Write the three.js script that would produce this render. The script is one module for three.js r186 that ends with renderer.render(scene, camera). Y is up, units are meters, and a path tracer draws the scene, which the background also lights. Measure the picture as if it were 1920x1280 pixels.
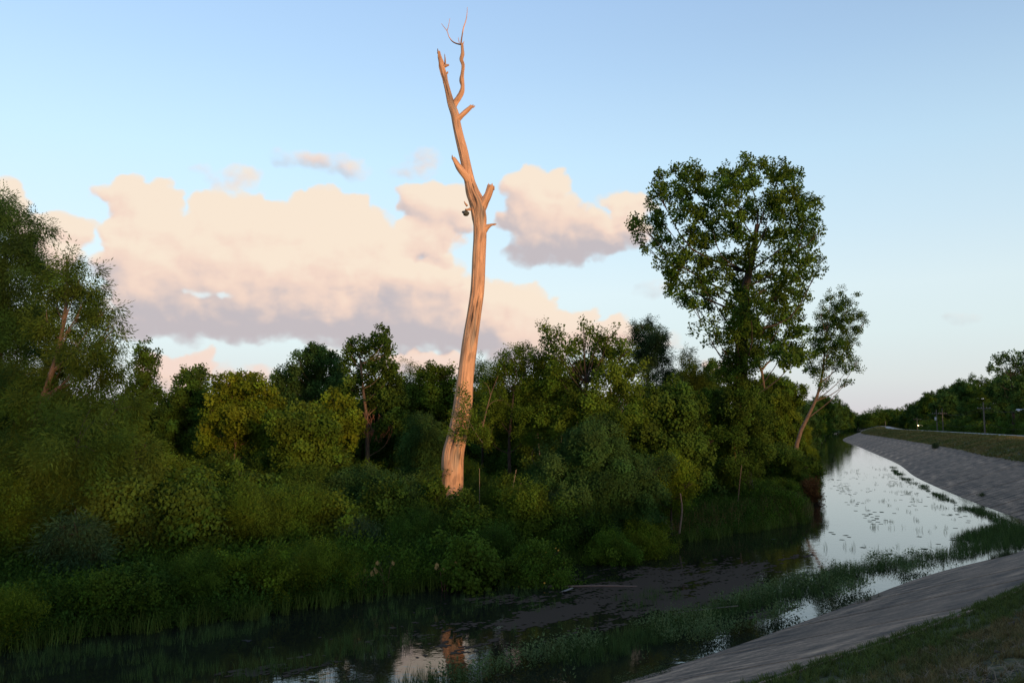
import * as THREE from 'three';
import { mergeGeometries } from 'three/addons/utils/BufferGeometryUtils.js';
import { ImprovedNoise } from 'three/addons/math/ImprovedNoise.js';

// ------------------------------------------------------------------ camera, sky, sun, exposure
const scene = new THREE.Scene();
const EYE = 5.2, LENS = 1524, PITCH = Math.atan(155 / LENS);          // eye height over the water; focal length for a 1920 x 1280 frame
const camera = new THREE.PerspectiveCamera(2 * Math.atan(640 / LENS) * 180 / Math.PI, 1920 / 1280, 0.1, 6000);
camera.position.set(0, EYE, 0);
camera.rotation.x = PITCH;
const renderer = new THREE.WebGLRenderer({ antialias: true });
renderer.toneMapping = THREE.LinearToneMapping;
renderer.toneMappingExposure = 1.0;
renderer.shadowMap.enabled = true;

const SUN_AZ = 150, SUN_EL = 3.8;                                      // degrees right of the view direction, above the horizon
const sun = new THREE.DirectionalLight(new THREE.Color().setRGB(1, 0.575, 0.29), 3.7);
{
  const a = SUN_AZ * Math.PI / 180, e = SUN_EL * Math.PI / 180;
  sun.position.set(Math.sin(a) * Math.cos(e), Math.sin(e), -Math.cos(a) * Math.cos(e)).multiplyScalar(300);
  sun.castShadow = true; sun.shadow.radius = 5;
  const sc = sun.shadow.camera; sc.left = sc.bottom = -150; sc.right = sc.top = 150; sc.far = 900;
  scene.add(sun, sun.target);
}

// ------------------------------------------------------------------ helpers
const rng = (seed) => () => { seed = (seed + 0x6D2B79F5) | 0; let t = Math.imul(seed ^ (seed >>> 15), 1 | seed); t = (t + Math.imul(t ^ (t >>> 7), 61 | t)) ^ t; return ((t ^ (t >>> 14)) >>> 0) / 4294967296; };
const perlin = new ImprovedNoise();
const noise = (x, y, z = 0) => perlin.noise(x, y, z);
const fbm = (x, y, z = 0, n = 4) => { let s = 0, a = 0.5; for (let i = 0; i < n; i++) { s += a * perlin.noise(x, y, z + i * 7.3); x *= 2.03; y *= 2.03; a *= 0.5; } return s; };
const clamp = THREE.MathUtils.clamp, lerp = THREE.MathUtils.lerp, smooth = THREE.MathUtils.smoothstep;
const V = (x, y, z) => new THREE.Vector3(x, y, z);
const lin = (r, g, b) => new THREE.Color().setRGB(r, g, b);
// the point seen at bearing/height (photo column and row) at a given forward distance in metres
function sight(px, py, d) {
  const x = px - 960, y = 640 - py, c = Math.cos(PITCH), s = Math.sin(PITCH), fw = LENS * c - y * s, up = y * c + LENS * s;
  return V(x / fw * d, EYE + up / fw * d, -d);
}
const used = new Map();
function numbered(name) { const n = used.get(name) ?? 0; used.set(name, n + 1); return n ? name + '_' + String(n).padStart(3, '0') : name; }
function tag(o, label, category, group) { o.userData.label = label; o.userData.category = category; if (group) o.userData.group = group; return o; }
function thing(name, label, category, at, group) {
  const o = new THREE.Group(); o.name = numbered(name); if (at) o.position.copy(at); scene.add(o);
  return tag(o, label, category, group);
}
function part(name, geometry, material, parent) {
  const m = new THREE.Mesh(geometry, material); m.name = parent === scene ? numbered(name) : name; m.castShadow = m.receiveShadow = true; parent.add(m); return m;
}
function struct(name, geometry, material) { const m = part(name, geometry, material, scene); m.userData.kind = 'structure'; return m; }
const M4 = new THREE.Matrix4(), Q = new THREE.Quaternion(), UPV = V(0, 1, 0);
class Copies {                                                        // collects places and tints of many small pieces
  constructor() { this.m = []; this.c = []; this.n = 0; }
  add(p, q, sx, sy, sz, col) { M4.compose(p, q, V(sx, sy, sz)); for (const e of M4.elements) this.m.push(e); this.c.push(col[0], col[1], col[2]); this.n++; }
  build(name, geometry, material, parent, kind) {
    const im = new THREE.InstancedMesh(geometry, material, Math.max(1, this.n));
    im.instanceMatrix.array.set(this.m); im.count = this.n;
    im.instanceColor = new THREE.InstancedBufferAttribute(new Float32Array(this.c.length ? this.c : [1, 1, 1]), 3);
    im.name = parent === scene ? numbered(name) : name; if (kind) im.userData.kind = kind;
    im.castShadow = im.receiveShadow = true; parent.add(im); return im;
  }
}
// a bent, tapering tube through points with a radius for each; uv in metres
function tube(pts, radii, sides = 7, rough = 0, seed = 0, cap = true) {
  const n = pts.length, pos = [], uv = [], idx = [], t = V(), a = V(), b = V(), ref = V(0.31, 0.2, 0.93).normalize();
  let len = 0;
  for (let i = 0; i < n; i++) {
    t.subVectors(pts[Math.min(i + 1, n - 1)], pts[Math.max(i - 1, 0)]).normalize();
    a.crossVectors(t, ref).normalize(); b.crossVectors(t, a).normalize();
    if (i) len += pts[i].distanceTo(pts[i - 1]);
    for (let k = 0; k <= sides; k++) {
      const th = k / sides * Math.PI * 2, c = Math.cos(th), s = Math.sin(th);
      const r = radii[i] * (1 + (rough ? rough * fbm(c * 1.3 + seed, s * 1.3 + len * 1.1, len * 0.6 + seed, 3) : 0));
      pos.push(pts[i].x + (a.x * c + b.x * s) * r, pts[i].y + (a.y * c + b.y * s) * r, pts[i].z + (a.z * c + b.z * s) * r);
      uv.push(k / sides * radii[0] * 6.28, len);
    }
  }
  const w = sides + 1;
  for (let i = 0; i < n - 1; i++) for (let k = 0; k < sides; k++) { const p = i * w + k; idx.push(p, p + w, p + 1, p + 1, p + w, p + w + 1); }
  if (cap) for (const [row, e] of [[0, 0], [n - 1, 1]]) {
    const c0 = pos.length / 3; pos.push(pts[row].x, pts[row].y, pts[row].z); uv.push(0, 0);
    for (let k = 0; k < sides; k++) { const p = row * w + k; e ? idx.push(c0, p + 1, p) : idx.push(c0, p, p + 1); }
  }
  const g = new THREE.BufferGeometry();
  g.setAttribute('position', new THREE.Float32BufferAttribute(pos, 3)); g.setAttribute('uv', new THREE.Float32BufferAttribute(uv, 2));
  g.setIndex(idx); g.computeVertexNormals(); return g;
}
const smoothLine = (pts, n) => new THREE.CatmullRomCurve3(pts, false, 'centripetal').getPoints(n);
function tex(size, fn, srgb, repeat = 1) {                            // fn(u, v) -> [r, g, b], tileable by the caller
  const data = new Uint8Array(size * size * 4);
  for (let y = 0; y < size; y++) for (let x = 0; x < size; x++) { const c = fn(x / size, y / size), i = (y * size + x) * 4; for (let k = 0; k < 3; k++) data[i + k] = clamp(c[k], 0, 1) * 255; data[i + 3] = 255; }
  const t = new THREE.DataTexture(data, size, size); t.wrapS = t.wrapT = THREE.RepeatWrapping; t.magFilter = THREE.LinearFilter; t.repeat.set(repeat, repeat);
  if (srgb) t.colorSpace = THREE.SRGBColorSpace; t.needsUpdate = true; return t;
}
// noise that tiles over the unit square (blends four shifted copies)
const tiled = (u, v, fx, fy, z, oct = 4) => { const f = (a, b) => fbm(a * fx, b * fy, z, oct); const s = smooth(u, 0, 1), t = smooth(v, 0, 1); return lerp(lerp(f(u, v), f(u - 1, v), s), lerp(f(u, v - 1), f(u - 1, v - 1), s), t); };

// ------------------------------------------------------------------ sky: clear dusk air with sunlit cumulus, by azimuth and elevation in degrees
const PUFFS = [[-33.1,13.1,1.7,1.5,.85],[-31,11.8,1.4,1.1,.8],[-28.7,11.7,1.5,1,.85],[-30.1,10.2,1.7,1.3,.7],[-25.2,14.1,2,1.5,1],[-23.6,14.4,1.3,1.3,1],[-24.1,11.8,2.9,2,.97],[-20.5,12.1,3.8,2.6,.97],[-25.3,10,2.5,1.7,.75],[-18.8,12.6,3.1,2.2,1],[-16.4,12.4,3.6,2.3,1],[-13.6,14,2.2,2.1,1],[-11.7,13.4,2.6,2.1,1],[-10.2,12,3,2.2,.95],[-14.2,10.7,4.8,2.5,.9],[-9.8,10.2,3.4,2.2,.8],
  [-20.4,9,5.5,1.9,.55],[-14.9,8.5,5.5,2.2,.6],[-12,8.6,2.2,1.9,.8],[-23.6,7.1,3.6,1.6,.38],[-24.9,8,1.9,1.5,.62],[-19.6,6.7,4.4,1.4,.25],[-15.5,6.9,4.6,1.3,.22],[-11.2,7.2,4.4,1.6,.3],[-7.5,8,3.7,2.2,.35],[-7.5,6.9,4.1,1.5,.22],[-3.8,6.5,3.4,1.5,.3],[-5.7,14.7,2.6,1.7,.8],[-6.4,15.4,1.1,.8,.8],[-4.6,14,1.7,1.4,.75],[-6.5,12.5,2.3,1.4,.7],[-5.3,10.3,1.7,1.6,.85],[-4.9,8.8,2.1,1.5,.65],[-2.1,8.4,2.1,1.5,.85],[0,7.7,2.5,1.8,.82],[-1.1,5.8,2.6,1.4,.6],[1.9,6.9,2.1,1.5,.85],[4.7,6.3,2.1,1.6,.85],[7.1,6.1,1.9,1.2,.85],[1.5,5.4,3.4,1.2,.7],
  [1.5,16,2.2,1.6,.85],[2.9,16.6,1.3,1.1,.85],[1.9,14,2.5,1.8,.6],[3.8,13.6,2.7,1.7,.45],[1.5,12.2,1.7,1.1,.35],[3.8,12.1,2.3,1,.3],[6.1,12.8,1.9,1.3,.5],[8.4,14.8,1.6,1.1,.8],[8.7,13.1,1.4,1.5,.55],[6.5,13.6,1.5,1.4,.5],[7.3,15.6,1.1,.5,.8],[-15.1,17.8,1.6,.5,.55],[-12.9,17.7,1.8,.6,.55],[-11.4,17.3,1.1,.5,.5],[-18.8,16.3,.9,.7,.7],[-20.7,16.3,1,.4,.65],[-19.9,15.3,1,.5,.7],[-6.2,18.5,1,.5,.6],[-7.3,17.6,1.5,.5,.6],
  [-22.2,3.6,1.8,1.1,.85],[-21.2,4,1.1,.9,.9],[-23.1,2.6,1.6,1.2,.5],[-18.9,3.2,1.4,.7,.8],[-17.5,3,1,.6,.8],[-11.9,5.1,.9,.5,.8],[-8.2,3.9,1.3,.9,.6],[-6.4,3.9,2.1,1,.85],[-4.5,3.9,1.5,1,.85],[-22.4,1.2,1.9,1.4,.3],[10.1,9.4,1,.5,.25],[29.1,6.5,.8,.3,.3],[10.5,5.7,1.1,.5,.5],[13.6,1.3,1.4,.8,.6],[14.2,3.4,.9,1,.65]];
{
  const W = 4096, H = 2048, data = new Float32Array(W * H * 4), mass = new Float32Array(W * H), glow = new Float32Array(W * H);
  const r = rng(5), puffs = PUFFS.slice();
  for (let k = 0; k < 26; k++) {                                       // the same kind of broken cumulus goes on round the horizon
    const az = 48 + r() * 264, base = 5 + r() * 6, n = 5 + Math.floor(r() * 7), wide = 5 + r() * 8;
    for (let i = 0; i < n; i++) { const t = r() - 0.5, h = (1 - 4 * t * t) * (0.6 + r()); puffs.push([az + t * wide, base + h * 2.2, 1.6 + r() * 1.6, 1.1 + r(), 0.35 + 0.55 * Math.min(1, h)]); }
  }
  for (const [az, el, ra, re, lit] of puffs.slice()) {                  // smaller heads bulge out of every larger one, most of them on top
    const n = re > 0.75 ? Math.round(10 + 7 * ra) : 0;
    for (let i = 0; i < n; i++) { const th = r() * 6.283, q = Math.sqrt(r()) * 0.98, y = Math.sin(th) * q, up = lit > 0.5 ? Math.abs(y) * (r() < 0.8 ? 1 : -1) : y, k = (0.22 + 0.24 * r()) * Math.min(ra, re * 1.5); puffs.push([az + Math.cos(th) * q * ra, el + up * re * 0.96, k * 1.15, k * 0.9, lit + (r() - 0.5) * 0.30 + 0.14 * up, 1]); }
  }
  for (const e of [[-13.3, 10.6, 1.5, 0.9, 0.28], [-12.2, 9.8, 1.0, 0.7, 0.4], [-19.5, 10.4, 1.2, 0.7, 0.6], [-8.2, 9.2, 1.6, 1.2, 0.25], [-1.3, 7.0, 1.1, 0.8, 0.4]]) puffs.push([...e, 2]);
  const row = (el) => Math.floor((el + 90) / 180 * H), col = (az) => Math.floor((az - 90 + 180) / 360 * W), K = 3.2;
  const top = row(26), warpA = new Float32Array(W * (top - H / 2)), warpE = new Float32Array(W * (top - H / 2));
  for (let y = H / 2; y < top; y++) for (let x = 0; x < W; x++) { const u = ((x + 0.5) / W * 360 - 90) * 0.55, v = ((y + 0.5) / H * 180 - 90) * 0.7, i = (y - H / 2) * W + x; warpA[i] = fbm(u, v, 3, 5) * 1.15; warpE[i] = fbm(u, v, 19, 5) * 0.85; }
  for (const [az, el, ra0, re0, lit, child] of puffs) {
    const kk = child ? 1 : re0 < 0.75 ? 1.45 : 0.86, ra = ra0 * kk, re = re0 * kk;
    const bulge = (child ? 0.55 : 0.8) * (re0 < 0.75 && !child ? 0.7 : 1) * Math.pow(Math.min(ra, re), 0.7), lift = child === 2 ? 0.8 : child ? 0.25 : 0;
    for (let y = Math.max(row(el - re - 0.7), H / 2); y <= Math.min(top - 1, row(el + re + 0.7)); y++) for (let x0 = col(az - ra - 0.9); x0 <= col(az + ra + 0.9); x0++) {
      const x = ((x0 % W) + W) % W, j = (y - H / 2) * W + x, da = ((x0 + 0.5) / W * 360 - 90 - az + warpA[j]) / ra, de = ((y + 0.5) / H * 180 - 90 - el + warpE[j]) / re, q = 1 - da * da - de * de;
      if (q <= 0) continue;
      const i = y * W + x, h = bulge * Math.sqrt(q), w = Math.exp(K * (h + lift * Math.min(1, q * 3))) - 1;
      mass[i] += w; glow[i] += w * (lit + (child ? 0.30 : 0.17) * de + 0.10 * da);
    }
  }
  const stops = [[0, .66, .62, .66], [3, .75, .81, .81], [6, .78, .92, .94], [9, .80, .965, 1.02], [13, .72, .94, 1.08], [18, .64, .91, 1.13], [24, .53, .79, 1.10], [30, .45, .69, 1.05], [45, .28, .48, .86], [90, .14, .29, .60]];
  const HOLES = [[-21.6, 8.5, 1.5, 0.34], [-19.8, 8.5, 0.5, 0.25], [-8.6, 14.6, 0.7, 1.3], [-3.6, 11.6, 0.8, 1.2]];
  const cr = [0, 0, 0], high = new Float32Array(W * (top - H / 2));
  for (let j = 0; j < high.length; j++) { const m = mass[H / 2 * W + j]; if (m > 0) { const az = (j % W + 0.5) / W * 360 - 90, el = (Math.floor(j / W) + 0.5) / H * 180; let bil = 0, am = 0.5, fx = az * 0.75 + warpA[j] * 0.8, fy = el * 0.95 + warpE[j]; for (let o = 0; o < 2; o++) { bil += am * (1 - 2.3 * Math.abs(perlin.noise(fx, fy, o * 5.1))); fx *= 2.1; fy *= 2.1; am *= 0.5; } high[j] = Math.log(1 + m) / K + bil * 0.40; } }
  const slope = (j) => { let a = 0, b = 0; for (const w of [4, 8, 12, 16]) { const R = (k) => high[clamp(k, 0, high.length - 1)]; a += (R(j + w) - R(j - w)) / w; b += (R(j + w * W) - R(j - w * W)) / w; } return [a * 2, b * 2]; };
  for (let y = 0; y < H; y++) {
    const el = (y + 0.5) / H * 180 - 90, e = Math.max(0, el);
    let k = 0; while (k < stops.length - 2 && stops[k + 1][0] < e) k++;
    const f = clamp((e - stops[k][0]) / (stops[k + 1][0] - stops[k][0]), 0, 1);
    for (let x = 0; x < W; x++) {
      const az = (x + 0.5) / W * 360 - 90, i = y * W + x, a = (az - SUN_AZ) * Math.PI / 180, ce = Math.cos(e * Math.PI / 180);
      const cg = Math.cos(a) * ce, dim = 1 - (0.05 + 0.30 * Math.min(1, e / 26)) * (1 - cg * cg);        // Rayleigh: darkest at right angles to the sun
      const warm = Math.exp(-((1 - cg) * 2.6)) * Math.exp(-e / 16);    // afterglow round the sun
      for (let c = 0; c < 3; c++) cr[c] = lerp(stops[k][c + 1], stops[k + 1][c + 1], f) * dim + warm * [1.15, .62, .22][c];
      if (mass[i] > 0) {
        const d = Math.log(1 + mass[i]) / K, g = clamp(glow[i] / mass[i], 0, 1.15), u = az * 0.9, v = el * 1.2, soft = fbm(u, v, 21, 5), [gx, gy] = slope(i - H / 2 * W), relief = clamp(-(gx * 0.55 + gy * 1.0) * 0.42, -0.24, 0.2);
        const al = smooth(d + soft * 0.62, 0.0, lerp(1.25, 0.62, clamp(g, 0, 1))) * lerp(0.55, 0.97, smooth(d, 0.1, 0.85)) * (1 - 0.7 * HOLES.reduce((a, [ha, he, ra, re]) => { const j = i - H / 2 * W, x = (az - ha + warpA[j] * 1.6) / ra, y = (el - he + warpE[j] * 1.2) / re; return Math.max(a, smooth(1.25 - x * x - y * y + soft * 1.4, 0.1, 1.2)); }, 0));
        const s = clamp(lerp(0.5, g, 1.1) - 0.06 + relief + soft * 0.16 + fbm(az * 0.32, el * 0.5, 41, 3) * 0.42, 0, 1);
        const s1 = smooth(s, 0.05, 0.70), s2 = smooth(s, 0.55, 1.08);
        const low = (1 - smooth(el, 3, 9)) * 0.75;                            // lower clouds lie farther off: more rose
        const C = [lerp(lerp(.585, .97, s1), lerp(1.02, .97, low), s2), lerp(lerp(.53, .73, s1), lerp(.86, .72, low), s2), lerp(lerp(.555, .605, s1), lerp(.69, .65, low), s2)];
        for (let c = 0; c < 3; c++) cr[c] = lerp(cr[c], C[c] * (0.97 + 0.03 * Math.cos(a)), al);
      }
      for (let c = 0; c < 3; c++) data[i * 4 + c] = el < 0 ? [.12, .13, .10][c] : cr[c];
      data[i * 4 + 3] = 1;
    }
  }
  const t = new THREE.DataTexture(data, W, H, THREE.RGBAFormat, THREE.FloatType);
  t.mapping = THREE.EquirectangularReflectionMapping; t.magFilter = THREE.LinearFilter; t.needsUpdate = true;
  scene.background = t; scene.environment = t;
}

// ------------------------------------------------------------------ the lie of the land: one curve, the toe of the levee; s runs along it, t across it (positive up the levee)
const TOE = new THREE.CatmullRomCurve3([[-150, -62], [-90, -32], [-45, -11], [-18, 3.6], [-5, 11.6], [2.4, 17.2], [8.7, 23.1], [14.3, 28.7], [19.8, 33.2], [24.2, 37.2], [27.0, 42.2], [28.9, 48.5], [32, 58.5], [39.7, 80.6], [50, 106], [64.6, 146], [84, 200], [108, 267], [176, 420], [252, 590], [318, 760], [340, 920], [290, 1100], [150, 1300]].map(([x, z]) => V(x, 0, -z)), false, 'centripetal');
const TL = TOE.getLength(); TOE.arcLengthDivisions = 4000; TOE.updateArcLengths();
const NS = 2400, ST = [];
for (let i = 0; i <= NS; i++) { const p = TOE.getPointAt(i / NS), d = TOE.getTangentAt(i / NS); ST.push([p.x, p.z, -d.z, d.x]); }   // right-hand normal
function at(s, t, y = 0) { const f = clamp(s / TL, 0, 1) * NS, i = Math.min(NS - 1, Math.floor(f)), k = f - i, A = ST[i], B = ST[i + 1]; return V(lerp(A[0], B[0], k) + lerp(A[2], B[2], k) * t, y, lerp(A[1], B[1], k) + lerp(A[3], B[3], k) * t); }
function where(x, z) { let best = 1e9, bi = 0; for (let i = 0; i <= NS; i += 4) { const dx = x - ST[i][0], dz = z - ST[i][1], d = dx * dx + dz * dz; if (d < best) { best = d; bi = i; } } const A = ST[bi]; return [bi / NS * TL, (x - A[0]) * A[2] + (z - A[1]) * A[3], Math.sqrt(best)]; }
const S0 = where(2.4, -17.2)[0];                                       // s where the toe enters the picture
const SLAB_T = 6.05, SLAB_Y = 2.2, CHANNEL = 10.4;
const PROFILE = [[6, 2.16], [7, 2.38], [8.5, 2.85], [10.4, 3.32], [12, 3.52], [13.5, 3.6], [18.2, 3.6], [20, 3.3], [29, 1.2], [31, 1.05]];
function leveeY(t) { for (let i = 0; i < PROFILE.length - 1; i++) if (t <= PROFILE[i + 1][0]) return lerp(PROFILE[i][1], PROFILE[i + 1][1], clamp((t - PROFILE[i][0]) / (PROFILE[i + 1][0] - PROFILE[i][0]), 0, 1)); return 1.05; }
const slabY = (t) => t / SLAB_T * SLAB_Y;
function bankY(t) { return lerp(-0.55, 0.55, smooth(-t, CHANNEL - 1.2, CHANNEL + 2.5)) + 0.55 * smooth(-t, CHANNEL + 2, CHANNEL + 25); }   // left of the water
function groundY(x, z) {
  const [, t, d] = where(x, z);
  if ((d > 40 && Math.abs(t) < d * 0.7) || t > 33) return 0.9;
  if (t < 1 && t > -CHANNEL + 1.5) return -0.75;
  if (t < -CHANNEL + 1.5) return bankY(t) + noise(x * 0.3, z * 0.3) * 0.12 * smooth(-t, CHANNEL, CHANNEL + 4);
  if (t < 0) return -0.55;
  return t < 30 ? -0.75 : lerp(-0.75, 0.9, (t - 30) / 3);
}
// one strip along the levee: rows across at the t values, following s
function strip(sValues, tValues, yOf, uvScale = 1) {
  const pos = [], uv = [], idx = [], w = tValues.length;
  sValues.forEach((s, i) => tValues.forEach((t) => { const p = at(s, t, 0); p.y = yOf(t, s, p); pos.push(p.x, p.y, p.z); uv.push(s * uvScale, t * uvScale); }));
  for (let i = 0; i < sValues.length - 1; i++) for (let k = 0; k < w - 1; k++) { const p = i * w + k; idx.push(p, p + 1, p + w, p + 1, p + w + 1, p + w); }
  const g = new THREE.BufferGeometry(); g.setAttribute('position', new THREE.Float32BufferAttribute(pos, 3)); g.setAttribute('uv', new THREE.Float32BufferAttribute(uv, 2)); g.setIndex(idx); g.computeVertexNormals(); return g;
}
const range = (a, b, n) => Array.from({ length: n + 1 }, (_, i) => a + (b - a) * i / n);
const sAll = [...range(0, S0 - 30, 20), ...range(S0 - 28, S0 + 60, 110), ...range(S0 + 62, S0 + 300, 110), ...range(S0 + 310, TL, 80)];

// ------------------------------------------------------------------ materials
const leafMat = new THREE.MeshPhysicalMaterial({ color: 0xffffff, roughness: 0.85, specularIntensity: 0.06, transmission: 0.35, thickness: 0, side: THREE.DoubleSide, name: 'leaf' });
const grassMat = new THREE.MeshPhysicalMaterial({ color: 0xffffff, roughness: 0.85, specularIntensity: 0.06, transmission: 0.25, thickness: 0, side: THREE.DoubleSide, name: 'grass blade' });
const plainMat = (c, rough = 0.85) => new THREE.MeshStandardMaterial({ color: lin(...c), roughness: rough });
const barkTex = tex(256, (u, v) => { const n = tiled(u, v, 14, 3, 2), m = tiled(u, v, 5, 5, 8); const k = 0.5 + n * 0.7 + m * 0.35; return [0.24 * k + .08, 0.20 * k + .07, 0.16 * k + .055]; }, true);
const barkBump = tex(256, (u, v) => { const k = 0.5 + tiled(u, v, 16, 3, 2) * 1.1; return [k, k, k]; });
const barkMat = new THREE.MeshStandardMaterial({ map: barkTex, bumpMap: barkBump, bumpScale: 0.03, roughness: 0.95, name: 'bark' });
const paleBark = new THREE.MeshStandardMaterial({ color: lin(3.4, 3.0, 2.7), map: barkTex, bumpMap: barkBump, bumpScale: 0.015, roughness: 0.9, name: 'pale bark' });
const twigMat = plainMat([0.16, 0.115, 0.08], 0.9), dryTwig = plainMat([0.23, 0.17, 0.11], 0.9), vineMat = plainMat([0.15, 0.07, 0.04], 0.9);

const soilTex = tex(512, (u, v) => { const a = tiled(u, v, 9, 9, 1, 5), b = tiled(u, v, 40, 40, 5, 3), k = 0.5 + a * 0.55 + b * 0.45; return [0.29 * k + .09, 0.29 * k + .10, 0.15 * k + .06]; }, true, 0.22);
const turfTex = tex(512, (u, v) => { const a = tiled(u, v, 7, 7, 4, 5), b = tiled(u, v, 50, 50, 5, 3), d = smooth(tiled(u, v, 5, 16, 15, 4), 0.02, 0.3), k = 0.55 + a * 0.5 + b * 0.5; return [lerp(0.35, 0.46, d) * k + .07, lerp(0.36, 0.40, d) * k + .07, lerp(0.16, 0.22, d) * k + .04]; }, true, 0.13);
const turfBump = tex(256, (u, v) => { const k = 0.5 + tiled(u, v, 40, 40, 3, 3) * 0.9; return [k, k, k]; }, false, 0.5);
const soilMat = new THREE.MeshStandardMaterial({ map: soilTex, roughness: 1, name: 'soil' });
const turfMat = new THREE.MeshStandardMaterial({ map: turfTex, bumpMap: turfBump, bumpScale: 0.06, roughness: 1, name: 'turf' });
const concreteTex = tex(1024, (u, v) => {
  const fine = tiled(u, v, 110, 110, 3, 3), mid = tiled(u, v, 16, 22, 6, 5), run = tiled(u, v, 30, 3, 12, 4), band = tiled(u, v, 3, 14, 17, 3), stain = smooth(tiled(u, v, 12, 4, 25, 5), 0.05, 0.32);
  const k = 0.40 + fine * 0.30 + mid * 0.20 + run * 0.30 + band * 0.30 - stain * 0.15;
  return [k * 1.32, k * 1.08, k * 0.86];
}, true, 1 / 9);
const concreteBump = tex(512, (u, v) => { const k = 0.5 + tiled(u, v, 90, 90, 3, 3) * 0.9; return [k, k, k]; }, false, 1 / 3);
const concretes = [0.70, 0.97, 0.84, 0.90].map((k) => new THREE.MeshStandardMaterial({ color: lin(k, k * 0.985, k * 0.97), map: concreteTex, bumpMap: concreteBump, bumpScale: 0.012, roughness: 0.93, name: 'concrete' }));
const roadMat = new THREE.MeshStandardMaterial({ map: tex(256, (u, v) => { const k = 0.55 + tiled(u, v, 60, 60, 2, 3) * 0.4 + tiled(u, v, 6, 6, 4, 3) * 0.15; return [k, k * 0.98, k * 0.96]; }, true, 0.3), roughness: 0.95, name: 'road gravel' });
const rippleTex = tex(512, (u, v) => { const k = 0.5 + tiled(u, v, 9, 9, 5, 4) * 0.55 + tiled(u, v, 30, 30, 8, 2) * 0.12; return [k, k, k]; }, false, 1 / 3.1);
const waterMat = new THREE.MeshPhysicalMaterial({ color: lin(0.010, 0.011, 0.008), roughness: 0.035, ior: 1.42, bumpMap: rippleTex, bumpScale: 0.0035, name: 'water' });

// ------------------------------------------------------------------ ground, water, levee, concrete revetment, crest road
{
  const g = (u) => Math.sign(u) * (70 * Math.abs(u) + 2400 * Math.abs(u) ** 5), n = 190, pos = [], uv = [], idx = [];
  for (let i = 0; i <= n; i++) for (let k = 0; k <= n; k++) { const x = 20 + g(i / n * 2 - 1), z = -35 + g(k / n * 2 - 1); pos.push(x, groundY(x, z), z); uv.push(x, -z); }
  for (let i = 0; i < n; i++) for (let k = 0; k < n; k++) { const p = i * (n + 1) + k; idx.push(p, p + 1, p + n + 1, p + 1, p + n + 2, p + n + 1); }
  const geo = new THREE.BufferGeometry(); geo.setAttribute('position', new THREE.Float32BufferAttribute(pos, 3)); geo.setAttribute('uv', new THREE.Float32BufferAttribute(uv, 2)); geo.setIndex(idx); geo.computeVertexNormals();
  struct('ground', geo, soilMat);
  struct('water', strip(sAll, range(-CHANNEL - 6, 0.6, 8), () => 0), waterMat);
  struct('levee', strip(sAll, [5.9, 6.2, 6.6, 7, 7.4, 7.9, 8.5, 9, 9.6, 10.2, 11, 12, 13, 13.8, 14.6, 15.4, 16.2, 17.2, 18.2, 20, 23, 26, 29, 31, 33], (t, s, p) => leveeY(t) - (t > 30 ? (t - 30) * 0.5 : 0) + (noise(p.x * 0.9, p.z * 0.9) * 0.05 + noise(p.x * 0.25, p.z * 0.25, 4) * 0.07) * smooth(t, 6, 7.5) * (1 - smooth(t, 12.5, 13.8))), turfMat);
  struct('crest_road', strip(sAll.filter((s) => s > S0 - 30), [13.9, 14.8, 15.7, 16.6, 17.6], (t) => 3.604 + 0.05 * (1 - ((t - 15.75) / 1.9) ** 2)), roadMat);
  const slope = new THREE.Group(); slope.name = 'concrete_slope'; slope.userData.kind = 'structure'; scene.add(slope);
  const r = rng(9);
  for (let s = S0 - 24, k = 0; s < TL - 20; k++) {
    const len = s < S0 + 320 ? 3.9 : 30, e = s + len - 0.10, ss = range(s + 0.0, e, 3), lift = (r() - 0.5) * 0.012;
    const top = strip(ss, [-1.6, -0.6, 0, 1, 2, 3, 4, 5, SLAB_T + r() * 0.1], (t) => slabY(t) + lift), pos = top.attributes.position, w = 9;
    const side = [], suv = [], sidx = [], ring = [];                    // the slab's edges, 12 cm deep
    for (let a = 0; a < w; a++) ring.push(a); for (let b = 1; b < 4; b++) ring.push(b * w + w - 1); for (let a = w - 2; a >= 0; a--) ring.push(3 * w + a); for (let b = 2; b >= 0; b--) ring.push(b * w);
    ring.forEach((v, q) => { side.push(pos.getX(v), pos.getY(v), pos.getZ(v), pos.getX(v), pos.getY(v) - 0.12, pos.getZ(v)); suv.push(q, 0, q, 0.12); if (q) sidx.push(2 * q - 2, 2 * q - 1, 2 * q, 2 * q, 2 * q - 1, 2 * q + 1); });
    const sg = new THREE.BufferGeometry(); sg.setAttribute('position', new THREE.Float32BufferAttribute(side, 3)); sg.setAttribute('uv', new THREE.Float32BufferAttribute(suv, 2)); sg.setIndex(sidx); sg.computeVertexNormals();
    part('slab', mergeGeometries([top, sg]), concretes[Math.floor(r() * 4)], slope);
    s += len;
  }
  const bed = strip(sAll, [-2, 0, 2, 4, 5.7], (t) => slabY(t) - 0.03); part('joint_bed', bed, plainMat([0.42, 0.36, 0.29], 1), slope);
}

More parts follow.
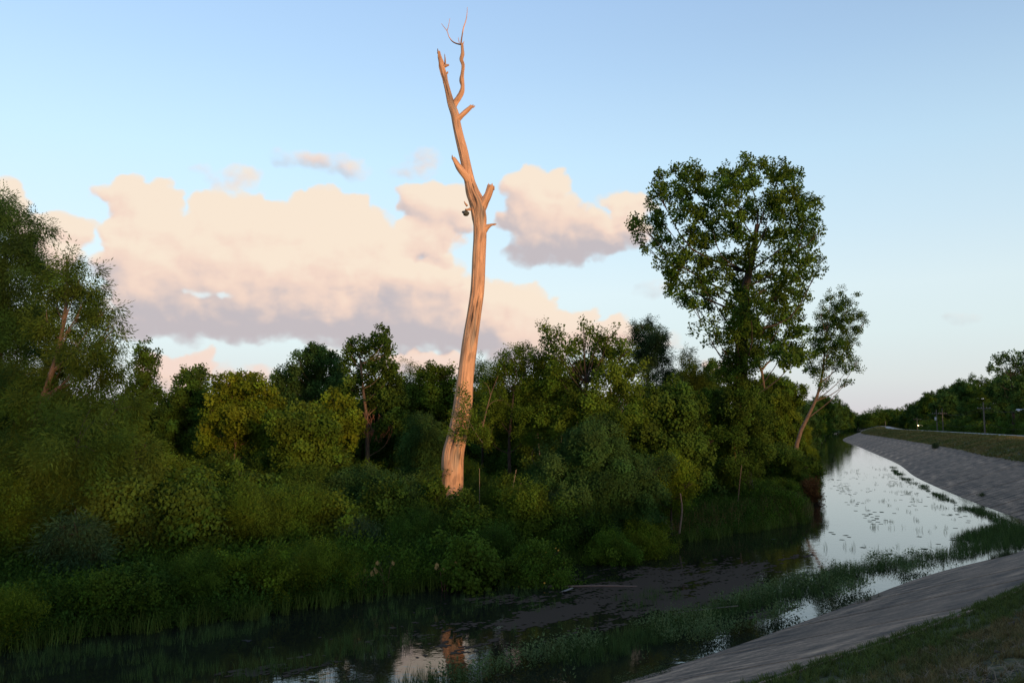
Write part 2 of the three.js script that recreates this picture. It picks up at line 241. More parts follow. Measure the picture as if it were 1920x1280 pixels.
// ------------------------------------------------------------------ leaf sprays: a twig's worth of leaves, the twig along +y
function leafQuad(pos, idx, o, dir, side, len, wid, fold) {            // a leaf of two folded halves
  const n = V().crossVectors(dir, side).normalize(), b = pos.length / 3;
  const mid = o.clone().addScaledVector(dir, len * 0.45), l = mid.clone().addScaledVector(side, wid / 2).addScaledVector(n, fold * wid), r = mid.clone().addScaledVector(side, -wid / 2).addScaledVector(n, fold * wid), tip = o.clone().addScaledVector(dir, len).addScaledVector(n, -fold * wid * 0.4);
  pos.push(o.x, o.y, o.z, l.x, l.y, l.z, tip.x, tip.y, tip.z, o.x, o.y, o.z, tip.x, tip.y, tip.z, r.x, r.y, r.z);
  idx.push(b, b + 1, b + 2, b + 3, b + 4, b + 5);
}
function spray(seed, n, L, leaf, wid, droop, spread, fold = 0.2) {
  const r = rng(seed), pos = [], idx = [];
  for (let i = 0; i < n; i++) {
    const y = L * (0.12 + 0.88 * (i + r() * 0.6) / n), th = i * 2.4 + r() * 1.2, out = V(Math.cos(th), 0, Math.sin(th));
    const dir = out.clone().multiplyScalar(spread).add(V(0, 1 - spread - droop, 0)).add(V(r() - 0.5, r() - 0.5, r() - 0.5).multiplyScalar(0.5)).normalize();
    const side = V().crossVectors(dir, V(r() - 0.5, 0.3 + r(), r() - 0.5)).normalize(), k = 0.7 + r() * 0.6;
    leafQuad(pos, idx, out.multiplyScalar(0.05 + 0.12 * L * r()).add(V(0, y, 0)), dir, side, leaf * k, wid * k, fold * (0.5 + r()));
  }
  const g = new THREE.BufferGeometry(); g.setAttribute('position', new THREE.Float32BufferAttribute(pos, 3)); g.setIndex(idx); g.computeVertexNormals(); return g;
}
const SPRAY = {
  broad: [1, 2, 3].map((k) => spray(k, 12, 0.42, 0.125, 0.105, 0.25, 0.75)),
  willow: [4, 5, 6].map((k) => spray(k, 17, 0.52, 0.125, 0.033, -0.1, 0.5)),
  small: [7, 8, 9].map((k) => spray(k, 18, 0.38, 0.075, 0.05, 0.15, 0.7)),
  vine: [10, 11].map((k) => spray(k, 13, 0.40, 0.10, 0.09, 0.35, 0.75)),
  far: [12, 13].map((k) => spray(k, 12, 0.9, 0.36, 0.30, 0.2, 0.75)),
  feather: [14, 15].map((k) => spray(k, 26, 0.5, 0.06, 0.022, 0.0, 0.85, 0.1)),
};
const AREA = { broad: 0.05, willow: 0.030, small: 0.026, vine: 0.045, far: 0.5, feather: 0.016 };
let leafTotal = 0;
function unit(r) { const z = 2 * r() - 1, a = r() * 6.2832, q = Math.sqrt(1 - z * z); return V(q * Math.cos(a), z, q * Math.sin(a)); }
const TINT = { olive: [.064, .128, .013], yellow: [.100, .162, .012], mid: [.044, .098, .013], dark: [.038, .096, .022], blue: [.040, .088, .034], willow: [.056, .110, .016], lime: [.088, .165, .012], brown: [.11, .06, .022], poplar: [.054, .118, .015] };
function foliage(list, kind, tint, dens, seed, origin, parent, name = 'crown', size = 1) {   // list: [centre, radius] in world metres
  const r = rng(seed), out = new Copies(), c = TINT[tint], droop = kind === 'willow' ? -0.75 : 0.15, o = V(), d = V(), q = new THREE.Quaternion(), geo = SPRAY[kind][seed % SPRAY[kind].length];
  for (const [ctr, R] of list) {
    const total = Math.max(6, Math.round(dens * 6.5 * Math.PI * R * R / AREA[kind] / 1.55 / size / size)), lobes = Math.max(4, Math.round(7 + R * 8));
    for (let k = 0; k < lobes; k++) {
      const out0 = unit(r), rad = R * (0.3 + 0.72 * Math.sqrt(r())), lc = ctr.clone().addScaledVector(out0, rad), lr = R * (0.13 + 0.24 * r());
      lc.y -= (1 - Math.abs(out0.y)) * 0.0;
      const hue = 0.6 + 0.8 * r(), yel = r() * 0.35;
      for (let n = Math.round(total / lobes * (0.6 + 0.8 * r())); n > 0; n--) {
        const u = unit(r); o.copy(lc).addScaledVector(u, lr * Math.pow(r(), 0.45));
        if (kind === 'willow') o.y -= lr * 0.8 * r();
        d.copy(u).multiplyScalar(0.6).addScaledVector(out0, 0.45).add(V((r() - .5) * .9, droop + (r() - .5) * .9, (r() - .5) * .9)).normalize();
        q.setFromUnitVectors(UPV, d); Q.setFromAxisAngle(UPV, r() * 6.28); q.multiply(Q);
        const k2 = size * (0.7 + r() * 0.6), v = hue * (0.8 + 0.4 * r());
        out.add(o.clone().sub(origin), q, k2, k2, k2, [c[0] * v * (1 + yel), c[1] * v, c[2] * v]);
      }
    }
  }
  leafTotal += out.n; return out.build(name, geo, leafMat, parent, 'stuff');
}
// a tree: trunk through points, limbs that run from the trunk to each clump, and a crown
function tree(o) {
  if (o.name !== 'shrub' && o.name !== 'flowering_bush' && o.px < 1180) { o.d *= o.px > 935 ? 1.1 : o.px > 240 ? 1.32 : 1.12; o.dens = (o.dens ?? 1) * (o.leaf === 'willow' ? 0.95 : 1.25); }
  const r = rng(o.seed ?? Math.round(o.px * 7 + o.d * 13)), bx = sight(o.px, 800, o.d), base = V(bx.x, groundY(bx.x, bx.z) - 0.1, bx.z);
  if (o.by !== undefined) base.y = o.by;
  const root = thing(o.name, o.label, o.cat ?? 'tree', base, o.group), seed = Math.round(r() * 1e6);
  let half = 0, cx = 0, top = 1e9; for (const c of o.clumps) cx += c[0] / o.clumps.length; for (const c of o.clumps) { half = Math.max(half, Math.abs(c[0] - cx)); top = Math.min(top, c[1]); }
  const list = o.clumps.map(([px, py, rp, dz]) => { const w = half * o.d / LENS, x = clamp((px - cx) / (half + 1), -1, 1), z = dz ?? (r() * 2 - 1) * (o.deep ?? 0.7) * w * Math.sqrt(1 - x * x * 0.9); return [sight(px, py, o.d + z), rp * (o.d + z) / LENS * (o.grow ?? 0.95)]; });
  let line = (o.trunk ?? [0.55, 0.2].map((k) => [lerp(o.px, cx, 1 - k), lerp(top, 795 + (EYE - base.y) * LENS / o.d, k)])).map(([px, py]) => sight(px, py, o.d));
  line = smoothLine([base.clone(), ...line], 14);
  const r0 = o.r ?? 0.16, radii = line.map((_, i) => lerp(r0 * (i === 0 ? 1.25 : 1), r0 * 0.22, i / (line.length - 1)));
  part('trunk', tube(line.map((p) => p.clone().sub(base)), radii, 9, 0.25, seed % 50), o.bark ?? barkMat, root);
  const limbs = [];
  for (const [li, [c, R]] of list.entries()) {
    if (o.limbs === false) break;
    if (o.every && li % o.every) continue;
    let k = 1; const wish = c.y - R * 0.5 - 0.55 * Math.hypot(c.x - line[0].x, c.z - line[0].z); while (k < line.length - 2 && line[k + 1].y < wish) k++;
    const a = line[k], m = a.clone().lerp(c, 0.55); m.y -= (0.02 + 0.16 * r()) * a.distanceTo(c); m.x += (r() - .5) * 0.16 * a.distanceTo(c); m.z += (r() - .5) * 0.3;
    const rr = Math.min(radii[k] * 0.55, 0.012 + 0.009 * a.distanceTo(c)), P = smoothLine([a, m, c], 6).map((p) => p.sub(base));
    limbs.push(tube(P, P.map((_, i) => lerp(rr, 0.009, i / 6)), 5));
    for (let t = 0; t < 3; t++) { const u = unit(r), e = c.clone().addScaledVector(u, R * 0.9).sub(base), m2 = c.clone().sub(base).lerp(e, 0.5); m2.y -= 0.05; limbs.push(tube([P[5], m2, e], [rr * 0.4, 0.012, 0.005], 4)); }
  }
  if (limbs.length) part('branches', mergeGeometries(limbs), o.bark ?? barkMat, root).userData.kind = 'stuff';
  foliage(list, o.leaf ?? 'broad', o.tint ?? 'mid', o.dens ?? 1, seed, base, root, 'crown', o.size ?? 1);
  return { root, base, list, line };
}
// clumps that fill a dome-shaped plant between its top row and the ground
function dome(px, py, wpx, d, n, seed, rp = 0.3, low = 1) {
  const r = rng(seed), bx = sight(px, 800, d), foot = 795 + (EYE - groundY(bx.x, bx.z)) * LENS / d, h = (foot - py) * low, out = [];
  for (let i = 0; i < n; i++) {
    const v = i < 3 ? 0.02 + 0.1 * i : Math.pow(r(), 0.8), half = wpx / 2 * Math.pow(1 - (1 - v) ** 3, 0.5) * (v > 0.85 ? 0.85 : 1), R = Math.min(wpx, h * 1.4) * rp * (0.7 + 0.5 * r());
    out.push([px + (r() * 2 - 1) * Math.max(0, half - R * 0.6), py + R + v * Math.max(0, h - R * 1.6), R]);
  }
  for (let i = 0; i < n * 0.8; i++) { const [x, y, R] = out[Math.floor(r() * n)], a = r() * 6.283, k = R * (0.9 + 0.7 * r()); const yy = y - Math.abs(Math.sin(a)) * k * (r() < 0.75 ? 1 : -0.6); if (yy < py - R * 0.5) continue; out.push([x + Math.cos(a) * k * 1.15, yy, R * (0.22 + 0.25 * r())]); }
  return out;
}

// ------------------------------------------------------------------ the dead tree
{
  const D = 35, mPx = D / LENS, foot = sight(838, 1000, D), base = V(foot.x, 0.3, -D), r = rng(77);
  const L = (px, py, dz = 0) => sight(px, py, D + dz).sub(base);
  const root = thing('dead_tree', 'tall bare dead tree trunk with bleached barkless wood lit by the low sun', 'dead tree', base);
  const wood = new THREE.MeshStandardMaterial({ roughness: 0.85, name: 'weathered wood', bumpScale: 0.03,
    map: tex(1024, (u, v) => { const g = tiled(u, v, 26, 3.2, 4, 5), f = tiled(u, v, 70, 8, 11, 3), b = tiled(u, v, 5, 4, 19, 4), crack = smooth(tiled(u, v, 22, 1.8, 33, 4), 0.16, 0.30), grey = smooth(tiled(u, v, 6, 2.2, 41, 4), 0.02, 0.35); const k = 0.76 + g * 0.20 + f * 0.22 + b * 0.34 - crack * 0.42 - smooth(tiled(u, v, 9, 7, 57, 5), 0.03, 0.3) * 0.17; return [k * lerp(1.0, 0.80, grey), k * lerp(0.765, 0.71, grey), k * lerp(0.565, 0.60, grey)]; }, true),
    bumpMap: tex(512, (u, v) => { const k = 0.55 + tiled(u, v, 30, 3, 4, 4) * 0.8 - smooth(tiled(u, v, 20, 1.8, 33, 4), 0.12, 0.30) * 0.4; return [k, k, k]; }) });
  for (const t of [wood.map, wood.bumpMap]) t.repeat.set(0.38, 0.19);
  const rows = [[836, 1045, 50], [838, 985, 46], [846, 935, 44], [848, 900, 43], [849, 855, 42.5], [857, 817, 38], [868, 757, 36], [873, 705, 31.5], [881, 641, 31], [890, 581, 28], [895, 544, 27.5], [898, 480, 27], [900, 431, 26], [898, 405, 29], [895, 385, 31], [886, 360, 25.5], [880, 338, 21], [873, 306, 19.5], [868, 283, 20], [862, 259, 18.5], [856, 232, 17.5], [853, 215, 17.5], [846, 195, 15.5], [839, 168, 11.5], [833.5, 146, 10.5], [829, 126, 11], [825, 110, 8], [822.5, 96, 4.5]];
  const curve = new THREE.CatmullRomCurve3(rows.map(([x, y]) => L(x, y)), false, 'centripetal'), wid = new THREE.CatmullRomCurve3(rows.map(([, , w], i) => V(w, 0, i)), false, 'centripetal');
  const N = 240, pts = [], rad = [];
  for (let i = 0; i <= N; i++) { pts.push(curve.getPoint(i / N)); rad.push(wid.getPoint(i / N).x * mPx / 2 * 0.95); }
  const NK = 64, knots = [[1.2, 8.1, 0.16], [2.2, 5.2, 0.12], [4.6, 6.6, 0.12], [0.4, 10.4, 0.13], [5.4, 3.1, 0.14], [1.7, 12.6, 0.10], [3.0, 9.4, 0.11], [5.0, 11.2, 0.12], [0.9, 4.2, 0.12]];
  const g = tube(pts, rad, NK, 0, 0), pos = g.attributes.position;      // flutes, twists and knots in the wood
  for (let i = 0; i <= N; i++) for (let k = 0; k <= NK; k++) {
    const p = i * (NK + 1) + k, th = (k % NK) / NK * Math.PI * 2 + i * 0.004, h = i / N * 19, c = pts[i], amp = 1 + 0.07 * fbm(Math.cos(th) * 1.5, Math.sin(th) * 1.5, h * 0.12, 3) + 0.05 * noise(Math.cos(th) * 4, Math.sin(th) * 4, h * 0.25) - 0.05 * smooth(noise(Math.cos(th) * 3.2 + 0.5 * noise(h * 0.5, 3), Math.sin(th) * 3.2, h * 0.3), 0.1, 0.4) + 0.035 * noise(Math.cos(th) * 9, Math.sin(th) * 9, h * 0.5) + knots.reduce((a, [t0, h0, w]) => { let dt = Math.abs(((th - t0) % 6.2832 + 6.2832) % 6.2832); dt = Math.min(dt, 6.2832 - dt) * 0.35; const q = (dt * dt + (h - h0) ** 2 * 0.6) / (w * w); return a + 0.07 * Math.exp(-q) - 0.16 * Math.exp(-q * 5); }, 0) + 0.17 * noise(Math.cos(th) * 1.6 + 5, Math.sin(th) * 1.6, h * 1.6) * Math.exp(-(((i / N - 0.50) / 0.07) ** 2)) + (h > 16.6 ? 0.45 * noise(Math.cos(th) * 2.2, Math.sin(th) * 2.2, h * 1.5) : 0);
    pos.setXYZ(p, c.x + (pos.getX(p) - c.x) * amp, c.y + (pos.getY(p) - c.y) * amp, c.z + (pos.getZ(p) - c.z) * amp);
  }
  g.computeVertexNormals();
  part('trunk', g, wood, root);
  const limb = (name, list, sides = 12, n = 24, rough = 0.3) => { const c = new THREE.CatmullRomCurve3(list.map(([x, y, , dz]) => L(x, y, dz ?? 0)), false, 'centripetal'), w = new THREE.CatmullRomCurve3(list.map(([, , q], i) => V(q, 0, i)), false, 'centripetal'); const P = [], R = []; for (let i = 0; i <= n; i++) { P.push(c.getPoint(i / n)); R.push(wid && w.getPoint(i / n).x * mPx / 2); } return part(name, tube(P, R, sides, rough, list[0][0]), wood, root); };
  limb('limb', [[848, 207, 10], [854, 191, 10.5], [861, 182, 9.4], [866, 173, 8.8], [867.5, 161, 7.8], [865.5, 150, 8.4], [867, 136, 7], [868.3, 122, 7.2], [865.5, 112, 7.8], [867.3, 103, 8.4], [866.7, 93, 5.8], [866, 81, 5.4]], 10, 60, 0.9);
  const twig1 = limb('twig', [[866, 83, 4], [858, 82, 3], [849, 78, 2.4], [842, 69, 1.9], [838, 58, 1.6], [832, 50, 1.2], [827.5, 44, 0.8]], 6, 24, 0.2);
  limb('twig', [[838, 58, 1.6], [840.5, 49, 1.2], [843.5, 34, 0.7]], 5, 12, 0.2);
  limb('twig', [[864, 82, 3.2], [866, 68, 2.6], [869, 52, 2.2], [873.5, 38, 1.7], [875.5, 26, 1.3], [876, 13, 0.7]], 6, 24, 0.2);
  limb('twig', [[861, 80, 1.8], [859, 70, 0.8]], 5, 8, 0.2);
  limb('twig', [[868, 82, 2], [870, 77, 1]], 5, 6, 0.2);
  limb('branch_stub', [[858, 223, 14, 0], [866, 216, 10, -.1], [876, 207, 9, -.15], [885, 198.5, 7, -.2]], 12, 20);
  limb('branch_stub', [[884, 350, 18, 0], [876, 334, 15, -.12], [866, 322, 13.5, -.25], [857, 309, 10, -.3], [852, 300, 8.5, -.33], [849.5, 295.5, 6.5, -.35]], 12, 24, 0.7);
  limb('branch_stub', [[900, 394, 24, 0], [908, 380, 17, -.08], [915, 366, 14.5, -.14], [919, 355, 14, -.16], [921, 348, 13, -.17]], 12, 24, 0.6);
  for (const [x, y, w, h] of [[915.5, 352, 5, 9], [918.5, 350, 5, 5], [922, 350, 5, 7], [925.5, 352, 4, 4]]) limb('splinter', [[x, y + 4, w, -.17], [x + 0.4, y - h * 0.4, w * 0.8, -.17], [x + 0.7, y - h, 0.6, -.17]], 5, 6, 0.5);
  for (const [x, y, dx, dy, dz] of [[882, 201, 6, -5, -.2], [886, 201, 5, -3, -.2], [849, 298, -1.5, -8, -.33], [853, 300, -1, -6, -.33], [926, 421, 5, -1, -.1], [824, 104, -1, -9, 0], [828, 118, 1, -8, 0]]) limb('splinter', [[x, y, 4.5, dz], [x + dx * 0.6, y + dy * 0.6, 3, dz], [x + dx, y + dy, 0.6, dz]], 5, 6, 0.5);
  limb('branch_stub', [[905, 430, 22, 0], [914, 425, 10, -.05], [921, 421.5, 5, -.1], [928, 420.5, 3, -.1]], 10, 16);
  limb('branch_stub', [[826, 126, 8], [835, 123, 7], [842, 121.5, 3]], 8, 10); limb('branch_stub', [[830, 138, 7], [838, 137, 4], [839.5, 134, 2]], 8, 10);
  limb('splinter', [[834.5, 122, 4], [834.5, 111, 2.6], [833.5, 101, 1]], 6, 10); limb('splinter', [[821.5, 100, 4], [820.5, 91, 1.2]], 6, 6); limb('splinter', [[826, 110, 4], [825, 97, 1]], 6, 6);
  limb('splinter', [[876, 386, 5], [872, 381, 3], [870, 377, 1]], 6, 8); limb('splinter', [[882, 392, 7, -.2], [876, 393, 4, -.25], [872, 392, 2.5, -.25]], 6, 8);
  const kg = new THREE.SphereGeometry(6.2 * mPx, 16, 12), kp = kg.attributes.position;
  for (let i = 0; i < kp.count; i++) { const v = V().fromBufferAttribute(kp, i), k = 1 + 0.7 * noise(v.x * 9, v.y * 9, v.z * 9); kp.setXYZ(i, v.x * k * 0.95, v.y * k * 0.85, v.z * k); }
  kg.computeVertexNormals(); const knot = part('knot', kg, plainMat([0.05, 0.055, 0.045], 0.9), root); knot.position.copy(L(873, 399, -.15)); knot.userData.label = 'dark round knot below a splinter';
  const V0 = thing('climbing_vine', 'green leafy vine climbing the left edge of the dead trunk', 'vine', V(foot.x - 0.35, 0.6, -D + 0.4));
  const vo = V0.position.clone(), stem = smoothLine([vo.clone(), sight(828, 960, D - 0.4), sight(830, 900, D - 0.35), sight(838, 850, D - 0.3), sight(846, 800, D - 0.2)], 30);
  part('stem', tube(stem.map((p) => p.clone().sub(vo)), stem.map(() => 0.012), 5), twigMat, V0);
  foliage([[822, 905, 9], [829, 885, 6], [815, 935, 20], [835, 950, 16], [820, 970, 26], [848, 965, 20], [860, 975, 22], [800, 960, 20]].map(([x, y, q]) => [sight(x, y, D - 0.45), q * mPx]), 'vine', 'olive', 0.75, 31, vo, V0, 'leaves');
}

// ------------------------------------------------------------------ trees of the left bank, from the left
tree({ name: 'willow_tree', label: 'tall dark willow cut off by the left edge of the photo', px: -15, d: 31, leaf: 'willow', tint: 'dark', r: 0.28, trunk: [[-5, 700], [10, 450]], dens: 1.1, deep: 0.6,
  clumps: [[-70, 420, 70], [-25, 400, 48], [6, 385, 26], [30, 425, 42], [45, 490, 50], [75, 425, 22], [-20, 500, 80], [20, 580, 70], [50, 560, 40], [20, 660, 80], [-50, 650, 90], [0, 760, 90], [-60, 800, 100], [40, 730, 50]] });
tree({ name: 'willow_tree', label: 'tall green willow with pale forked stems beside the dark willow at left', px: 40, d: 27, leaf: 'willow', tint: 'willow', r: 0.16, bark: paleBark, trunk: [[62, 800], [85, 730], [108, 660], [124, 560], [126, 490]], dens: 0.8,
  clumps: [[126, 485, 24], [122, 520, 30], [150, 520, 34], [172, 545, 26], [104, 545, 34], [190, 580, 24], [150, 590, 46], [110, 610, 40], [204, 625, 24], [86, 600, 26], [165, 650, 46], [212, 600, 14], [205, 680, 30], [120, 680, 46], [80, 690, 40], [60, 760, 50], [110, 770, 50], [175, 740, 50], [216, 650, 12]] });
tree({ name: 'willow_tree', label: 'broad grey-green willow sapling below the tall willow at left', px: 150, d: 24.5, leaf: 'willow', tint: 'willow', r: 0.1, trunk: [[150, 900], [165, 830]], dens: 0.9, clumps: dome(140, 740, 250, 24.5, 22, 4, 0.26, 0.9) });
tree({ name: 'slender_tree', label: 'slender tree with an open leafy spire right of the tall willow', px: 262, d: 38, leaf: 'broad', tint: 'mid', r: 0.12, trunk: [[262, 760], [268, 660]], dens: 0.75,
  clumps: [[270, 655, 11], [284, 664, 9], [290, 680, 9], [262, 668, 10], [272, 690, 15], [252, 690, 7], [264, 712, 17], [284, 712, 10], [245, 718, 9], [262, 742, 22], [288, 742, 11], [240, 745, 14], [262, 778, 30], [240, 800, 30], [280, 810, 34]] });
tree({ name: 'round_tree', label: 'small dark tree with a square top between two sky gaps left of the dead trunk', px: 350, d: 37, leaf: 'broad', tint: 'mid', r: 0.13, trunk: [[352, 800], [358, 720]], dens: 1,
  clumps: [[346, 708, 13], [372, 708, 15], [336, 722, 9], [382, 724, 11], [360, 730, 24], [338, 750, 14], [376, 752, 20], [352, 765, 26], [320, 770, 16], [310, 790, 22], [385, 785, 28], [345, 805, 36], [300, 825, 34], [390, 835, 40]] });
tree({ name: 'maple_tree', label: 'yellow-green broad tree with a thin bare trunk showing under its crown', px: 424, d: 31, leaf: 'broad', tint: 'yellow', r: 0.09, bark: paleBark, trunk: [[430, 930], [436, 880], [450, 760]], dens: 1,
  clumps: [[418, 722, 15], [432, 715, 14], [456, 718, 17], [478, 722, 15], [404, 732, 9], [495, 735, 14], [440, 745, 28], [478, 752, 30], [410, 765, 22], [508, 760, 20], [450, 785, 34], [492, 795, 30], [410, 810, 34], [455, 830, 34], [500, 835, 30]] });
tree({ name: 'oak_tree', label: 'dark spreading tree with a peaked top left of the vine-hung trunk', px: 590, d: 42, leaf: 'broad', tint: 'dark', r: 0.22, trunk: [[592, 800], [590, 690]], dens: 1,
  clumps: [[578, 658, 12], [600, 658, 13], [588, 672, 20], [616, 674, 15], [562, 682, 16], [634, 690, 14], [545, 696, 12], [528, 702, 10], [514, 712, 8], [600, 700, 30], [560, 715, 24], [640, 712, 18], [530, 728, 22], [610, 735, 36], [565, 755, 36], [525, 765, 30], [640, 755, 30]] });
tree({ name: 'vine_hung_tree', label: 'tall tree with a bare pale trunk and two leafy heads left of the dead trunk', px: 690, d: 36, leaf: 'broad', tint: 'mid', r: 0.14, bark: paleBark, trunk: [[689, 830], [688, 790], [679, 720], [676, 680], [670, 655]], dens: 0.9,
  clumps: [[662, 648, 12], [678, 646, 10], [656, 666, 8], [684, 664, 8], [712, 626, 10], [724, 634, 9], [704, 644, 12], [722, 650, 11], [731, 656, 7], [712, 664, 10], [698, 688, 14], [660, 690, 14], [722, 690, 16], [735, 705, 14], [700, 715, 24], [655, 725, 22], [730, 735, 28], [745, 765, 24], [700, 750, 20], [650, 770, 26], [740, 800, 26]] });
tree({ name: 'young_tree', label: 'light green round-leaved sapling standing in front left of the dead trunk', px: 570, d: 28, leaf: 'broad', tint: 'olive', r: 0.07, trunk: [[568, 900], [570, 800]], dens: 0.95, clumps: dome(575, 745, 150, 28, 18, 12, 0.3, 0.85) });
tree({ name: 'young_tree', label: 'yellow-topped small tree between the sapling and the bare pale trunk', px: 630, d: 33, leaf: 'broad', tint: 'yellow', r: 0.07, trunk: [[625, 840], [626, 770]], dens: 0.9, clumps: [[600, 762, 14], [624, 748, 13], [640, 770, 20], [654, 758, 12], [612, 785, 20], [650, 795, 22], [630, 820, 26], [665, 815, 16], [590, 800, 18]] });
tree({ name: 'willow_tree', label: 'wispy small willow top left of the dead trunk against pink cloud', px: 772, d: 44, leaf: 'willow', tint: 'willow', r: 0.1, trunk: [[770, 760], [768, 690]], dens: 0.8, clumps: [[767, 684, 9], [772, 700, 13], [762, 708, 9], [782, 712, 12], [775, 728, 18], [760, 740, 16], [742, 712, 8], [744, 730, 12], [780, 755, 24]] });
tree({ name: 'bushy_tree', label: 'bushy olive tree just left of the dead trunk', px: 812, d: 40, leaf: 'broad', tint: 'olive', r: 0.14, trunk: [[810, 780], [812, 720]], dens: 1, clumps: [[795, 698, 12], [812, 696, 11], [830, 700, 12], [842, 694, 7], [820, 714, 18], [845, 718, 12], [798, 722, 18], [780, 738, 16], [832, 740, 22], [806, 752, 26], [778, 765, 22], [845, 760, 20], [810, 790, 36], [775, 800, 28]] });
tree({ name: 'willow_tree', label: 'dark green willow bush leaning against the left of the dead trunk', px: 790, d: 31, leaf: 'willow', tint: 'dark', r: 0.09, trunk: [[792, 900], [798, 820]], dens: 1, clumps: dome(790, 770, 110, 31, 16, 21, 0.3, 0.9) });
tree({ name: 'willow_tree', label: 'small dark treetop peeking out just right of the dead trunk', px: 905, d: 42, leaf: 'willow', tint: 'dark', r: 0.1, trunk: [[905, 780], [903, 690]], dens: 0.9, clumps: [[901, 676, 8], [906, 690, 13], [895, 700, 12], [918, 706, 14], [905, 720, 20], [890, 735, 18], [922, 740, 20], [905, 770, 28]] });
tree({ name: 'shrub_tree', label: 'feathery olive shrub tree with bare twigs right of the dead trunk', px: 960, d: 35, leaf: 'small', tint: 'olive', r: 0.12, trunk: [[955, 830], [965, 720]], dens: 0.8,
  clumps: [[942, 676, 12], [962, 668, 12], [985, 666, 14], [1006, 662, 12], [930, 694, 14], [955, 698, 22], [990, 694, 24], [1018, 690, 16], [925, 725, 22], [962, 735, 32], [1005, 738, 32], [920, 765, 28], [960, 790, 38], [1005, 795, 38], [915, 810, 26]] });
tree({ name: 'vine_covered_tree', label: 'broad tree smothered in vines with leafy sprigs on its flat top', px: 1100, d: 34, leaf: 'vine', tint: 'olive', r: 0.3, trunk: [[1095, 840], [1100, 700]], dens: 0.95,
  clumps: [[1022, 614, 5], [1027, 626, 7], [1018, 608, 3], [1040, 628, 6], [1050, 622, 4], [1052, 636, 7], [1032, 644, 12], [1095, 610, 4], [1098, 622, 5], [1118, 624, 4], [1124, 634, 8], [1142, 628, 8], [1152, 622, 5], [1086, 642, 10], [1108, 644, 14], [1134, 648, 15], [1160, 648, 13], [1178, 655, 10], [1070, 658, 15], [1048, 668, 16], [1030, 672, 14], [1090, 675, 24], [1130, 680, 26], [1168, 682, 24], [1195, 690, 16], [1045, 705, 26], [1090, 715, 34], [1140, 722, 36], [1185, 730, 28], [1045, 755, 36], [1100, 770, 40], [1160, 775, 40], [1200, 770, 26], [1040, 800, 34]] });
tree({ name: 'vine_covered_tree', label: 'dark tangled thicket under the vine-smothered tree, hung with dry brown vines', px: 1110, d: 32, leaf: 'small', tint: 'dark', r: 0.12, trunk: [[1105, 930], [1110, 860]], dens: 0.9, clumps: dome(1105, 790, 260, 32, 30, 5, 0.22, 0.95) });
tree({ name: 'willow_tree', label: 'round bluish willow rising behind the vine-smothered tree', px: 1215, d: 53, leaf: 'willow', tint: 'blue', r: 0.2, trunk: [[1215, 740], [1216, 640]], dens: 1.5,
  clumps: [[1203, 608, 13], [1222, 604, 12], [1238, 622, 12], [1190, 628, 10], [1216, 628, 20], [1240, 642, 13], [1196, 650, 14], [1224, 656, 22], [1248, 664, 10], [1212, 684, 26], [1245, 694, 18], [1262, 708, 12], [1225, 720, 30]] });
tree({ name: 'willow_tree', label: 'small cone-shaped willow left of the big leafy tree', px: 1298, d: 56, leaf: 'willow', tint: 'willow', r: 0.15, trunk: [[1298, 750], [1292, 670]], dens: 1.5,
  clumps: [[1288, 656, 7], [1286, 672, 10], [1300, 680, 12], [1280, 694, 12], [1312, 700, 13], [1296, 705, 18], [1328, 706, 9], [1280, 725, 18], [1318, 728, 20], [1300, 750, 28], [1335, 740, 14]] });
tree({ name: 'bushy_tree', label: 'wide dark green tree below the round bluish willow', px: 1250, d: 45, leaf: 'broad', tint: 'mid', r: 0.16, trunk: [[1250, 850], [1250, 770]], dens: 0.95, clumps: dome(1258, 725, 170, 45, 26, 8, 0.26, 0.9) });
tree({ name: 'young_tree', label: 'bright yellow-green bush at the foot of the wide dark tree', px: 1255, d: 37, leaf: 'small', tint: 'lime', r: 0.06, trunk: [[1258, 930], [1255, 890]], dens: 0.9, clumps: [[1245, 868, 16], [1268, 866, 15], [1232, 888, 16], [1256, 890, 22], [1284, 888, 16], [1240, 912, 20], [1272, 914, 22], [1290, 908, 12], [1258, 936, 20], [1280, 940, 16], [1226, 926, 14]] });
tree({ name: 'bushy_tree', label: 'leafy olive tree between the yellow-green bush and the big leafy tree', px: 1335, d: 50, leaf: 'broad', tint: 'olive', r: 0.12, trunk: [[1338, 860], [1336, 790]], dens: 0.9, clumps: dome(1335, 735, 100, 50, 22, 19, 0.28, 0.9) });
